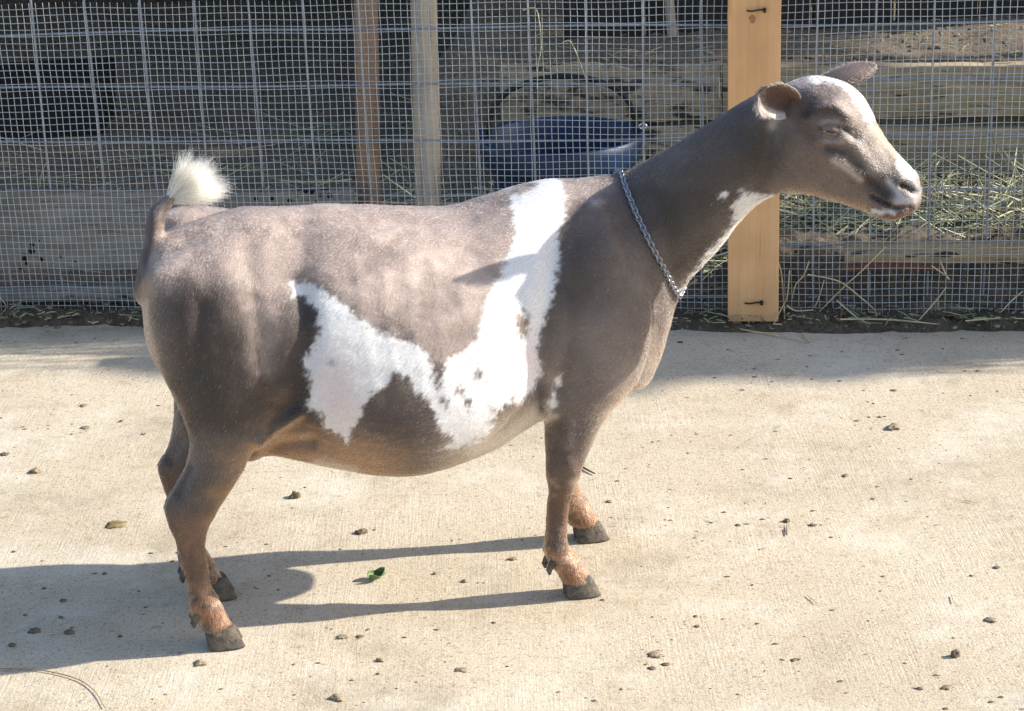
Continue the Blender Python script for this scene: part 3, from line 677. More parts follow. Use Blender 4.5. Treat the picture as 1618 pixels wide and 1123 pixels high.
def coat(Q, X, Nn, z):
    n1 = vnoise(Q, 16, 21, 3); n2 = vnoise(Q, 60, 22, 3); n3 = vnoise(Q, 7, 23, 2)
    c = np.tile(C_GREY, (len(Q), 1)) * (1 + .8 * (n1 - .5) + .6 * (n2 - .5))[:, None]
    fr = poly_sdf(X, FROST) + (vnoise(Q, 34, 24, 3) - .5) * 60 + (vnoise(Q, 150, 25, 2) - .5) * 30
    cl = .72 * vnoise(Q, 22, 28, 3) + .28 * vnoise(Q, 85, 30, 2)
    c = lerp(c, np.array([.42, .322, .278]), (.46 + .3 * n3 + .55 * sstep(.34, .62, cl)) * sstep(-22, 30, fr) * (.72 + .7 * (n2 - .3)))
    c = lerp(c, np.array([.27, .215, .185]), .6 * blob(X, [(930, 520), (985, 590)], 42) + .5 * blob(X, [(905, 300), (960, 292)], 16))     # frosted roan over back and sides
    dk = np.maximum.reduce([blob(X, [(300, 500), (325, 570), (340, 640)], 50), blob(X, [(490, 500), (470, 580), (480, 640)], 34), .75 * blob(X, [(600, 650), (640, 660)], 50), .7 * blob(X, [(930, 400), (900, 460)], 40), .9 * blob(X, [(1060, 330), (1100, 320), (1190, 230)], 70), .7 * blob(X, [(1120, 380), (1090, 420)], 30)])  # neck blobs darken the coat where the neck stands in shade
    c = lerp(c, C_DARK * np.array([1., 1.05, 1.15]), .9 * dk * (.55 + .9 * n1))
    dt = poly_sdf(X, DARKP) + (vnoise(Q, 30, 26, 3) - .5) * 70 + (vnoise(Q, 140, 27, 2) - .5) * 22
    c = lerp(c, C_DARK * 1.1, .8 * sstep(-18, 26, dt))
    leg = sstep(.30, .16, z) * (X[:, 0] < 1000)
    c = lerp(c, C_DARK * 1.5, .6 * leg)
    low = sstep(.235, .13, z + .05 * (n1 - .5))
    c = lerp(c, np.array([.145, .075, .043]) * (1 + .9 * (n2 - .5))[:, None], .85 * low)
    pn = vnoise(Q, 75, 31, 3)
    past = sstep(.115, .07, z) * sstep(.46, .60, pn + .10 * sstep(.09, .05, z))
    c = lerp(c, C_RUST * 1.25, .9 * past); c = lerp(c, C_DARK * 1.2, .7 * sstep(.12, .07, z) * sstep(.42, .30, pn))
    c = lerp(c, np.array([.40, .25, .165]), .7 * sstep(.54, .64, vnoise(Q, 90, 29, 2)) * sstep(.1, .07, z))
    c = c * np.exp(1.1 * (vnoise(Q, 10, 33, 3) - .5) * (z > .22))[:, None]
    # belly and inner sides
    und = sstep(-.1, -.75, Nn[:, 2]) * (z > .15) * (X[:, 0] < 1040)
    c = lerp(c, C_TAN, .85 * und * sstep(700, 560, X[:, 0])); c = lerp(c, C_CREAM, .85 * und * sstep(640, 760, X[:, 0]))
    bel = sstep(.225, .185, z) * (X[:, 0] > 395) * (X[:, 0] < 850) * (z > .14); c = lerp(c, np.array([.27, .14, .075]), .75 * bel)
    c = lerp(c, C_CREAM * 1.1, .8 * blob(X, [(500, 731), (560, 744)], 7))
    c = lerp(c, np.array([.72, .62, .52]), .9 * blob(X, [(752, 712), (800, 694), (856, 656)], 13))
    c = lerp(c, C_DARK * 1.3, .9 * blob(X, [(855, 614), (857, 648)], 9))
    # rump edge and tail root
    c = lerp(c, np.array([.36, .26, .20]), .7 * blob(X, [(262, 372), (240, 440), (222, 490), (240, 560)], 13))
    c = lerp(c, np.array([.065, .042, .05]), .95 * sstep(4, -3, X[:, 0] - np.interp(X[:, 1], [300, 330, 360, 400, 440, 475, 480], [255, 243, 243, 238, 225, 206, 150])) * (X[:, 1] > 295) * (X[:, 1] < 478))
    # face markings; lit eyelid and nose side are painted paler
    hd = sstep(1190, 1255, X[:, 0])
    c = c * np.exp(.7 * (vnoise(Q, 48, 35, 3) - .5) * hd)[:, None]
    c = lerp(c, C_GREY * 1.25, .5 * hd)
    for pts, r, col, a in (([(1278, 182), (1296, 174), (1318, 174), (1332, 186)], 8, C_DARK * .55, .85), ([(1300, 194), (1326, 192)], 6, np.array([.27, .22, .20]), .8), ([(1334, 204), (1350, 216)], 6, C_DARK * .3, .95), ([(1296, 203), (1328, 201)], 4, C_DARK * .3, .8), ([(1304, 222), (1328, 224)], 6, np.array([.30, .24, .21]), .7), ([(1310, 236), (1340, 244), (1352, 262)], 9, C_DARK * .7, .75),
                           ([(1356, 268), (1380, 290), (1402, 312)], 13, C_DARK * .35, .9), ([(1398, 280), (1416, 298)], 9, C_DARK * .3, .85), ([(1280, 215), (1265, 190), (1285, 165)], 14, C_DARK, .6), ([(1240, 215), (1228, 250)], 16, C_DARK, .5),
                           ([(1318, 254), (1340, 268), (1360, 284)], 5, np.array([.46, .38, .35]), .85), ([(1350, 216), (1372, 250), (1384, 268)], 10, np.array([.36, .29, .26]), .75), ([(1436, 282), (1450, 304), (1440, 318), (1420, 316)], 9, np.array([.52, .47, .47]), .85), ([(1404, 286), (1416, 300), (1428, 314)], 4.5, np.array([.62, .60, .61]), .8), ([(1428, 292), (1448, 301)], 4.2, np.array([.012, .01, .01]), 1.), ([(1392, 343), (1425, 341), (1442, 331)], 6, np.array([.10, .035, .025]), .9), ([(1380, 312), (1396, 320), (1412, 328), (1438, 328)], 3.4, np.array([.02, .012, .01]), .95),
                           ([(1385, 205), (1425, 250)], 10, np.array([.46, .32, .20]), .65), ([(1250, 303), (1320, 318), (1366, 330)], 8, np.array([.30, .18, .11]), .65), ([(1262, 130), (1250, 140)], 12, np.array([.40, .32, .30]), .7), ([(1224, 188), (1220, 200)], 7, np.array([.50, .44, .40]), .6), ([(1330, 160), (1348, 185)], 8, np.array([.26, .19, .165]), .6)):
        c = lerp(c, col, a * blob(X, pts, r))
    c = lerp(c, np.array([.34, .22, .15]), .6 * blob(X, [(1010, 610), (975, 632)], 8))
    c = lerp(c, np.array([.40, .30, .23]), .5 * blob(X, [(1068, 500), (1045, 575)], 9))
    return np.clip(c, .004, .9)
WS = white_sdf(PX)
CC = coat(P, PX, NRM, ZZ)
nz = ((vnoise(P, 160, 41, 2) - .5) * 15 + (vnoise(P * [1, 1, .4], 420, 42, 2) - .5) * 12) * np.where(PX[:, 0] > 1215, np.where(PX[:, 1] < 205, .95, .35), 1)
wm = sstep(-4.0, 5.0, WS + nz)
blush = (vnoise(P, 12, 51, 3) - .5)
WCOL = np.tile(C_WHITE, (NV, 1)) * (1 + .05 * blush)[:, None]
WCOL = lerp(WCOL, np.array([.74, .57, .55]), .65 * np.maximum(blob(PX, [(540, 640), (530, 600)], 40), blob(PX, [(830, 570)], 34)))
WCOL = lerp(WCOL, np.array([.30, .30, .36]), .8 * blob(PX, [(524, 573)], 7))
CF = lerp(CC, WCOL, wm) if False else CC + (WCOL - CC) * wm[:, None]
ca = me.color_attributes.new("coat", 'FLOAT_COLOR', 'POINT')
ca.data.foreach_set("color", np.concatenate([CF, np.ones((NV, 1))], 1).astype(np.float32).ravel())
me.polygons.foreach_set("use_smooth", np.ones(len(me.polygons), bool)); me.update()
t = NT("goat_skin"); t.set(Roughness=.46, Specular_IOR_Level=.5)
a = t.n.new("ShaderNodeAttribute"); a.attribute_name = "coat"
t.col(t.mix(t.noise(500, detail=3, rough=.7), t.mix(.45, a.outputs['Color'], (.3, .28, .27), 'MULTIPLY'), a.outputs['Color']))
t.nrm(t.bump(t.noise(620, detail=3, rough=.7), .55, .0012)); M_SKIN = t.m
GC = to_w(np.array([-.15]), np.array([0.]), np.array([0.]))[0]
goat = empty("goat", tuple(GC)); tag(goat, "grey brown dairy goat with white side patches standing in profile on sunlit concrete", "goat")
body = obj("body", me, M_SKIN, goat)

# ears: cupped leaves rooted in the head, part of the body mesh -----------------------
def ear(base, axis, opening, length, width, seed):
    A = np.array(axis, float); A /= np.linalg.norm(A); O = np.array(opening, float); O -= A * (O @ A); O /= np.linalg.norm(O); W = np.cross(A, O)
    n, k = 26, 17; outer = []; inner = []
    for i in range(n):
        t = i / (n - 1); w = width * (.55 + .45 * float(sstep(0, .4, t))) * (1 if t < .4 else math.sqrt(max(.03, 1 - ((t - .4) / .6) ** 2.4)))
        curl = 1.25 * (1 - .62 * t) ; c = base + A * length * t - O * .010 * math.sin(t * 2.6)
        ro, ri = [], []
        for j in range(k):
            u = -1 + 2 * j / (k - 1); an = u * curl * 1.25; R = w / max(.35, 1.25 * curl * .80)
            d = np.array(W * math.sin(an) * R - O * (math.cos(an) - 1) * R * -1 * 1.0)
            d = W * math.sin(an) * R + O * (1 - math.cos(an)) * R
            th = .0022 * (1 - .55 * abs(u) ** 2) * (1 - .5 * t)
            nn = -(W * math.sin(an) * 1 - O * math.cos(an) * 1); nn = O * math.cos(an) - W * math.sin(an)
            ro.append(c + d - nn * th); ri.append(c + d + nn * th)
        outer.append(ro); inner.append(ri)
    V = np.array(outer + inner).reshape(-1, 3); F = []; off = n * k
    for i in range(n - 1):
        for j in range(k - 1):
            a_ = i * k + j; F.append([a_, a_ + 1, a_ + k + 1, a_ + k]); F.append([off + a_ + k, off + a_ + k + 1, off + a_ + 1, off + a_])
        for j in (0, k - 1):
            a_ = i * k + j; q = [a_, a_ + k, off + a_ + k, off + a_]; F.append(q if j == 0 else q[::-1])
    for i in (0, n - 1):
        for j in range(k - 1):
            a_ = i * k + j; q = [a_ + 1, a_, off + a_, off + a_ + 1]; F.append(q if i == 0 else q[::-1])
    return V, F, n * k
def gdir(f, l, u, x=.35):
    th = float(ghead(x)); return np.array([math.cos(th), math.sin(th), 0]) * f + np.array([math.sin(th), -math.cos(th), 0]) * l + np.array([0, 0, u])
EB_N = unproj(1258, 170, .030); EB_F = unproj(1274, 140, -.036)
ears = []
ears.append(ear(EB_N, gdir(-.30, .80, .36), gdir(.74, .54, -.40), .078, .0222, 1))
ears.append(ear(EB_F, gdir(.80, -.50, .20), gdir(-.30, -.55, -.80), .094, .0155, 2))
EAR_SGN = -1
def add_ear(V, F, no, near):
    e = mesh("ear_tmp", V, F); n = len(V); t = np.repeat(np.linspace(0, 1, no // 17), 17); t = np.concatenate([t, t]); inn = np.arange(n) >= no
    u = np.abs(np.tile(np.linspace(-1, 1, 17), n // 17))
    c = np.tile(np.array([.17, .125, .11]), (n, 1)) * (1 + .3 * (vnoise(V, 90, 5, 2) - .5))[:, None]
    c = lerp(c, np.array([.06, .045, .05]), .8 * sstep(.82, 1, t) * (~inn if not near else 1))
    ci = lerp(np.tile(np.array([.085, .044, .034]), (n, 1)), np.array([.26, .17, .13]), sstep(.7, 1., u) * .8)
    us = np.tile(np.linspace(-1, 1, 17), n // 17)
    if near: ci = lerp(ci, np.array([.62, .54, .48]), .95 * sstep(.45, .75, us * EAR_SGN) * sstep(.02, .1, t) * sstep(1.0, .8, t)); ci = lerp(ci, np.array([.20, .12, .075]), .7 * sstep(-.2, -.7, us * EAR_SGN) * sstep(.3, .8, vnoise(V, 60, 6, 2)))
    c = np.where(inn[:, None], ci, c)
    at_ = e.color_attributes.new("coat", 'FLOAT_COLOR', 'POINT'); at_.data.foreach_set("color", np.concatenate([c, np.ones((n, 1))], 1).astype(np.float32).ravel())
    e.materials.append(M_SKIN)
    return e, c
import bmesh
bm = bmesh.new(); bm.from_mesh(me)
EAR_V = []
for i, (V, F, no) in enumerate(ears):
    e, c = add_ear(V, F, no, i == 0); bm.from_mesh(e); bpy.data.meshes.remove(e)
bm.to_mesh(me); bm.free(); me.update()
me.polygons.foreach_set("use_smooth", np.ones(len(me.polygons), bool))

# eyes ---------------------------------------------------------------------------
from mathutils.bvhtree import BVHTree
tris_me = me; tris_me.calc_loop_triangles()
TV = np.zeros(len(me.vertices) * 3, np.float32); me.vertices.foreach_get("co", TV); TV = TV.reshape(-1, 3).astype(float)
TT = np.zeros(len(me.loop_triangles) * 3, np.int32); me.loop_triangles.foreach_get("vertices", TT); TT = TT.reshape(-1, 3)
bvh = BVHTree.FromPolygons(TV.tolist(), TT.tolist())
def hit(px, py):
    d = ray(px, py); r = bvh.ray_cast(Vector(CAM), Vector(d).normalized()); return (np.array(r[0]), np.array(r[1])) if r[0] is not None else (None, None)
ie = NT("eye_amber"); ie.set(Roughness=.08, Specular_IOR_Level=.6)
xyz = ie.n.new("ShaderNodeSeparateXYZ"); ie.lk(ie.tc.outputs['Object'], xyz.inputs[0])
ie.col(ie.ramp(ie.noise(300), [(.3, (.16, .085, .04)), (.7, (.30, .18, .09))])); M_IRIS = ie.m
M_PUP = mat_plain("eye_pupil", (.01, .008, .008), .06, 0, .6, 0, 10, 0)
M_LID = mat_plain("eyelid_rim", (.035, .022, .02), .5, 0, .4, .2, 200, .1)
def uvsphere(c, r, nu=24, nv=14):
    V = [c + np.array([0, 0, r])]
    for i in range(1, nv):
        for j in range(nu): a = math.pi * i / nv; b = 2 * math.pi * j / nu; V.append(c + r * np.array([math.sin(a) * math.cos(b), math.sin(a) * math.sin(b), math.cos(a)]))
    V.append(c - np.array([0, 0, r])); F = [[0, 1 + j, 1 + (j + 1) % nu] for j in range(nu)]
    for i in range(nv - 2):
        for j in range(nu): a = 1 + i * nu + j; b = 1 + i * nu + (j + 1) % nu; F.append([a, a + nu, b + nu, b])
    L = len(V) - 1; F += [[L, 1 + (nv - 2) * nu + (j + 1) % nu, 1 + (nv - 2) * nu + j] for j in range(nu)]
    return np.array(V), F
def eye(side):
    p, n = hit(1312, 207)
    n = n / np.linalg.norm(n); R = .0150; c = p - n * .0098
    up = np.array([0, 0, 1.]); f = gdir(1, 0, -.18); f = f - n * (f @ n); f /= np.linalg.norm(f); u = np.cross(n, f); u = u if u[2] > 0 else -u
    def mir(V):
        if side > 0: return np.asarray(V)
        xm, z, l = from_w(np.asarray(V)); return to_w(xm, z, -l)
    V, F = uvsphere(c, R); o = obj("eye", mesh("eye", mir(V), F if side > 0 else [q[::-1] for q in F]), M_IRIS, goat)
    # horizontal slot pupil sitting on the ball
    pts = []
    for j in range(20):
        a = 2 * np.pi * j / 20; q = n + f * (.42 * math.copysign(abs(math.cos(a)) ** .6, math.cos(a))) + u * (.12 * math.sin(a) - .06); q /= np.linalg.norm(q); pts.append(c + q * (R + .0004))
    q = n - u * .06; q /= np.linalg.norm(q); pts = [c + q * (R + .0006)] + pts
    F = [[0, 1 + j, 1 + (j + 1) % 20] for j in range(20)]
    pu = obj("pupil", mesh("pupil", mir(pts), F if side > 0 else [x[::-1] for x in F]), M_PUP, o); 
    # lids: two shells over the ball
    for nm, lo, hi, thick in (("upper_eyelid", .00, 1.25, .0024), ("lower_eyelid", -1.2, -.32, .0020)):
        Vs = []; nn, mm = 22, 7
        for k in range(2):
            for i in range(nn):
                a = -1.35 + 2.7 * i / (nn - 1)
                for j in range(mm):
                    v = j / (mm - 1); b0 = lo * math.cos(a) ** .8 if math.cos(a) > 0 else 0
                    b0 = lo * max(0, math.cos(a)) ** .7; b1 = hi * max(.05, math.cos(a)) ** .4
                    b = b0 + (b1 - b0) * v
                    q = n * math.cos(a) * math.cos(b) + f * math.sin(a) * 1.0 * math.cos(b * .6) + u * math.sin(b); q /= np.linalg.norm(q)
                    Vs.append(c + q * (R + (.0004 if k else thick * (1 - .55 * v))))
        off = nn * mm; F = []
        for i in range(nn - 1):
            for j in range(mm - 1): x = i * mm + j; F += [[x, x + 1, x + mm + 1, x + mm], [off + x + mm, off + x + mm + 1, off + x + 1, off + x]]
            for j in (0, mm - 1): x = i * mm + j; F.append([x, x + mm, off + x + mm, off + x])
        obj(nm, mesh(nm, mir(Vs), F), M_LIDS, goat)
M_LIDS = mat_plain("eyelid_skin", (.16, .115, .10), .6, 0, .4, .3, 220, .3)
eye(1); eye(-1)

# hooves: two claws each, and a pair of dew claws -----------------------------------
M_HOOF = (lambda t: (t.set(Roughness=.55, Specular_IOR_Level=.4), t.col(t.mix(t.ramp(t.noise(70, detail=6, rough=.8), [(.40, g3(0)), (.62, g3(.75))]), t.ramp(t.noise(1, vec=t.mapping((40, 40, 260))), [(.3, (.022, .021, .023)), (.7, (.07, .064, .062))]), (.19, .15, .10))), t.nrm(t.bump(t.noise(90, detail=6, rough=.8), .8, .004)), t.m)[-1])(NT("hoof_horn"))
def hoof(gx, gy, yaw, scale=1.0, top=(0, 0)):
    """gx,gy: ground centre of the foot"""
    for s in (-1, 1):
        V = []; n = 24; levels = [(0, 1.0), (.10, 1.0), (.45, .96), (.8, .90), (1.0, .82), (1.06, .5)]
        for (h, w) in levels:
            for j in range(n):
                a = 2 * np.pi * j / n; ca_, sa_ = math.cos(a), math.sin(a)
                lx = .0285 * math.copysign(abs(ca_) ** .75, ca_); ly = .0118 * math.copysign(abs(sa_) ** .8, sa_)
                if ca_ > 0: ly *= 1 - .42 * ca_ ** 2
                hh = h * (.030 + (.007 if ca_ > 0 else -.004) * abs(ca_))
                lx = lx * w - .33 * hh * (1 if ca_ > -.2 else .75) + .006
                ly = ly * (w * .9 + .1) + s * (.0122 + .0022 * max(0, ca_)) * (1 - .12 * h)
                x, y = lx * scale, ly * scale; yy = yaw + s * .07
                V.append((gx + math.cos(yy) * x - math.sin(yy) * y, gy + math.sin(yy) * x + math.cos(yy) * y, .0008 + hh * scale))
        F = [[i * n + j, i * n + (j + 1) % n, (i + 1) * n + (j + 1) % n, (i + 1) * n + j] for i in range(len(levels) - 1) for j in range(n)]
        F += [list(range(n))[::-1], [(len(levels) - 1) * n + j for j in range(n)]]
        obj("hoof_claw", mesh("hoof_claw", V, F), M_HOOF, goat)
def dewclaws(px, py, lat, yaw):
    c = unproj(px, py, lat)
    for s in (-1, 1):
        cc = c + np.array([math.sin(yaw), -math.cos(yaw), 0]) * s * .011
        L = np.array([cc + np.array([math.cos(yaw), math.sin(yaw), 0]) * dx + np.array([0, 0, dz]) for dx, dz in ((.010, .008), (.002, .002), (-.002, -.006), (-.001, -.012))])
        V, F = tubes([L], .0052, 8, [1, 1, .8, .35]); obj("dew_claw", mesh("dew_claw", V, F), M_HOOF, goat)
gyaw = math.atan(.249)
for (px, py, lat, dc, sc) in ((915, 937, .08, (866, 889), 1.0), (930, 850, -.085, (880, 806), 1.0), (352, 1016, .074, (306, 972), 1.02), (341, 939, -.07, (288, 902), 1.0)):
    g = unproj(px, py - 3, lat)
    hoof(g[0], g[1], gyaw, sc * .80); dewclaws(dc[0], dc[1], lat, gyaw)

# short coat ---------------------------------------------------------------------
def hair_object(name, pts, radii, cols, mat, parent):
    """pts n x k x 3"""
    n, k = pts.shape[:2]; h = bpy.data.hair_curves.new(name); h.add_curves([k] * n)
    h.attributes["position"].data.foreach_set("vector", pts.astype(np.float32).ravel())
    r = h.attributes.get("radius") or h.attributes.new("radius", 'FLOAT', 'POINT'); r.data.foreach_set("value", radii.astype(np.float32).ravel())
    c = h.attributes.new("hcol", 'FLOAT_COLOR', 'CURVE'); c.data.foreach_set("color", np.concatenate([cols, np.ones((n, 1))], 1).astype(np.float32).ravel())
    h.materials.append(mat); o = bpy.data.objects.new(name, h); COL.objects.link(o); o.parent = parent
    o.matrix_parent_inverse = Matrix.LocRotScale(parent.location, parent.rotation_euler, None).inverted(); return o
def mat_hair(name, rough=.4, trans=0):
    m = bpy.data.materials.new(name); m.use_nodes = True; n = m.node_tree.nodes; n.clear(); l = m.node_tree.links
    out = n.new("ShaderNodeOutputMaterial"); at_ = n.new("ShaderNodeAttribute"); at_.attribute_name = "hcol"
    h = n.new("ShaderNodeBsdfHairPrincipled"); h.model = 'CHIANG'; h.parametrization = 'COLOR'
    h.inputs['Roughness'].default_value = rough; h.inputs['Radial Roughness'].default_value = .5; h.inputs['Coat'].default_value = 0
    l.new(at_.outputs['Color'], h.inputs['Color'])
    l.new(h.outputs[0], out.inputs[0]); return m
M_HAIR = mat_hair("coat_hair")
tri = TT; a_, b_, c_ = TV[tri[:, 0]], TV[tri[:, 1]], TV[tri[:, 2]]
ar = np.linalg.norm(np.cross(b_ - a_, c_ - a_), axis=1); isear = tri.max(1) >= NV
cen = (a_ + b_ + c_) / 3; fn = np.cross(b_ - a_, c_ - a_); fn /= np.linalg.norm(fn, axis=1)[:, None] + 1e-12
seen = ((cen - CAM) * fn).sum(1) < .25 * np.linalg.norm(cen - CAM, axis=1)
wgt = ar * np.where(seen, 1, .35) * np.where(isear, 1.6, 1) * np.where(cen[:, 0] > .30, 1.9, 1) * np.where(cen[:, 2] < .12, 2.2, 1)
NH = 210000
pick = rng.choice(len(tri), NH, p=wgt / wgt.sum())
r1, r2 = np.sqrt(rng.random(NH)), rng.random(NH); w0, w1, w2 = 1 - r1, r1 * (1 - r2), r1 * r2
root = a_[pick] * w0[:, None] + b_[pick] * w1[:, None] + c_[pick] * w2[:, None]
nn = fn[pick]
col_all = np.zeros(len(me.vertices) * 4, np.float32); me.color_attributes["coat"].data.foreach_get("color", col_all); col_all = col_all.reshape(-1, 4)[:, :3]
hc = col_all[tri[pick, 0]] * w0[:, None] + col_all[tri[pick, 1]] * w1[:, None] + col_all[tri[pick, 2]] * w2[:, None]
RPX, RL = side_px(root); ear_m = isear[pick]
hws = white_sdf(RPX); jit = ((vnoise(root, 160, 41, 2) - .5) * 15 + (vnoise(root * [1, 1, .4], 420, 42, 2) - .5) * 12 + rng.normal(0, 3.6, NH)) * np.where(RPX[:, 0] > 1215, np.where(RPX[:, 1] < 205, .95, .35), 1)
hw = sstep(-.5, .5, hws + jit)
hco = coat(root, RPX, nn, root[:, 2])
hwc = np.tile(C_WHITE, (NH, 1)); hwc = lerp(hwc, np.array([.74, .57, .55]), .65 * np.maximum(blob(RPX, [(540, 640), (530, 600)], 40), blob(RPX, [(830, 570)], 34))); hwc = lerp(hwc, np.array([.30, .30, .36]), .8 * blob(RPX, [(524, 573)], 7))
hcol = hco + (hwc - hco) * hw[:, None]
hcol = np.where(ear_m[:, None], hc, hcol)
hcol *= np.exp(rng.normal(0, 1, NH) * np.where(root[:, 2] < .24, .35, .26))[:, None]
frost = (rng.random(NH) < np.where(poly_sdf(RPX, FROST) > 0, .11, .015)) & (root[:, 2] > .28) & (hw < .5) & (RPX[:, 0] < 1000); hcol[frost] = np.array([.5, .45, .43]) * rng.uniform(.6, 1.1, (frost.sum(), 1))
pale = (rng.random(NH) < .16) & (root[:, 2] < .10); hcol[pale] = np.array([.50, .34, .21]) * rng.uniform(.6, 1.1, (pale.sum(), 1))
hcol = np.clip(hcol, .005, .88)
# lie of the hair
z = root[:, 2]; F_ = np.zeros((NH, 3)); fw = gdir(1, 0, 0, 0.); upv = np.array([0, 0, 1.])
tb = np.array([-.85]) ; F_[:] = -fw * .8 - upv * .55
onleg = z < .24; F_[onleg] = -fw * .25 - upv
nk = (RPX[:, 0] > 1040) & (RPX[:, 0] < 1215); F_[nk] = -fw * .75 - upv * .65
hdm = RPX[:, 0] >= 1215; F_[hdm] = -fw * .7 + upv * .45
rump = RPX[:, 0] < 420; F_[rump & ~onleg] = -fw * .5 - upv * .85
F_ += .11 * np.stack([vnoise(root, 20, 61, 2) - .5, vnoise(root, 20, 62, 2) - .5, vnoise(root, 20, 63, 2) - .5], -1) * 2
F_ += rng.normal(0, .16, (NH, 3))
F_ -= nn * (F_ * nn).sum(1)[:, None]; F_ /= np.linalg.norm(F_, axis=1)[:, None] + 1e-9
ln = np.where(hdm, .0032, np.where(onleg, .0034, .0048)) * rng.uniform(.6, 1.25, NH) * np.where(ear_m, 1.9, 1) * np.where(hw > .5, 1.15, 1) * np.where(root[:, 2] < .075, 1.9, 1)
lift = np.where(ear_m, .35, .10) + .08 * rng.random(NH)
near_eye = np.linalg.norm(RPX - np.array([1312, 207]), axis=1) < 15
keep = ~near_eye & ~((RPX[:, 0] < 245) & (RPX[:, 1] > 310) & (RPX[:, 1] < 470)) & (z > .022)
pts = np.stack([root - nn * .0008, root + F_ * (ln * .35)[:, None] + nn * (ln * lift * .6)[:, None], root + F_ * (ln * .72)[:, None] + nn * (ln * lift * .9)[:, None], root + F_ * ln[:, None] + nn * (ln * lift * .85)[:, None]], 1)
rd = np.tile(np.array([.00022, .0002, .00014, .00004]), (NH, 1))
coat_o = hair_object("coat", pts[keep], rd[keep], hcol[keep], M_HAIR, goat)
# chin, throat and lash wisps are left to the coat; white brush of the tail
def tail_brush():
    n = 4200; t = rng.random(n) ** .8; d0 = unproj(262, 318, 0); d1 = unproj(286, 306, 0)
    L = d0 + (d1 - d0) * t[:, None]; ang = rad(-2) + (rad(72) - rad(-2)) * rng.beta(1.3, 1.3, n)
    ang = np.where(rng.random(n) < .15, ang - rad(14) * rng.random(n), ang)
    lat = rng.normal(0, .17, n); f = gdir(1, 0, 0, -.4); s = gdir(0, 1, 0, -.4)
    D = f * np.cos(ang)[:, None] + upv * np.sin(ang)[:, None] + s * lat[:, None]; D /= np.linalg.norm(D, axis=1)[:, None]
    ln = .060 * rng.uniform(.62, 1.02, n) * (1 - .12 * np.abs(ang - rad(40)) / rad(45))
    th = rng.uniform(0, 2 * np.pi, n); L = L + .0045 * (s * np.cos(th)[:, None] + upv * np.sin(th)[:, None])
    bend = (f * .22 - upv * .28) ; k = 6; out = []
    clump = np.stack([vnoise(D, 9, 71, 1), vnoise(D, 9, 72, 1), vnoise(D, 9, 73, 1)], -1) - .5
    for i in range(k): u = i / (k - 1); out.append(L + D * (ln * u)[:, None] + bend * (ln * u * u)[:, None] * .35 + clump * (.036 * u * u) + rng.normal(0, .0006, (n, 3)) * u)
    c = np.tile(np.array([.66, .60, .49]), (n, 1)) * rng.uniform(.6, 1.15, (n, 1)); dkm = (ang > rad(62)) & (rng.random(n) < .6); c[dkm] = np.array([.30, .24, .17])
    hair_object("tail_brush", np.stack(out, 1), np.tile(np.linspace(.00034, .0001, k), (n, 1)), np.clip(c, 0, .86), mat_hair("tail_hair", .45), goat)
tail_brush()

# chain collar ------------------------------------------------------------------
def chain():
    pth = [(982, 274), (987, 292), (996, 316), (1006, 340), (1018, 366), (1032, 394), (1046, 422), (1060, 448), (1072, 468)]
    pth = cat(np.array(pth, float), 160); near = []
    for q in pth:
        p, n = hit(*q)
        if p is not None: near.append(p + n * .0016)
    near = np.array(near); xm, zz_, l = from_w(near); far = to_w(xm, zz_, -l)[::-1]
    Lp = np.concatenate([near, far]); 
    seg = np.linalg.norm(np.diff(np.vstack([Lp, Lp[:1]]), axis=0), axis=1); s = np.concatenate([[0], np.cumsum(seg)]); Lc = np.vstack([Lp, Lp[:1]])
    step = .0060; m = int(s[-1] / step); u = np.linspace(0, s[-1], m, endpoint=False)
    C = np.stack([np.interp(u, s, Lc[:, k]) for k in range(3)], -1); T = np.roll(C, -1, 0) - np.roll(C, 1, 0); T /= np.linalg.norm(T, axis=1)[:, None]
    lines = []
    for i in range(m):
        hitn = bvh.find_nearest(Vector(C[i])); n = np.array(hitn[1]); n = n - T[i] * (n @ T[i]); n /= np.linalg.norm(n) + 1e-9; b = np.cross(T[i], n)
        tw = rad(38) if i % 2 else rad(-38); a1 = b * math.cos(tw) + n * math.sin(tw)
        th = np.linspace(0, 2 * np.pi, 13)
        lines.append(C[i] + n * .0006 + np.cos(th)[:, None] * T[i] * .0050 + np.sin(th)[:, None] * a1 * .0031)
    V, F = tubes(lines, .0011, 6); o = obj("chain_collar", mesh("chain_collar", V, F), M_STEEL)
    tag(o, "bright steel chain collar lying round the base of the goat's neck", "collar")
chain()
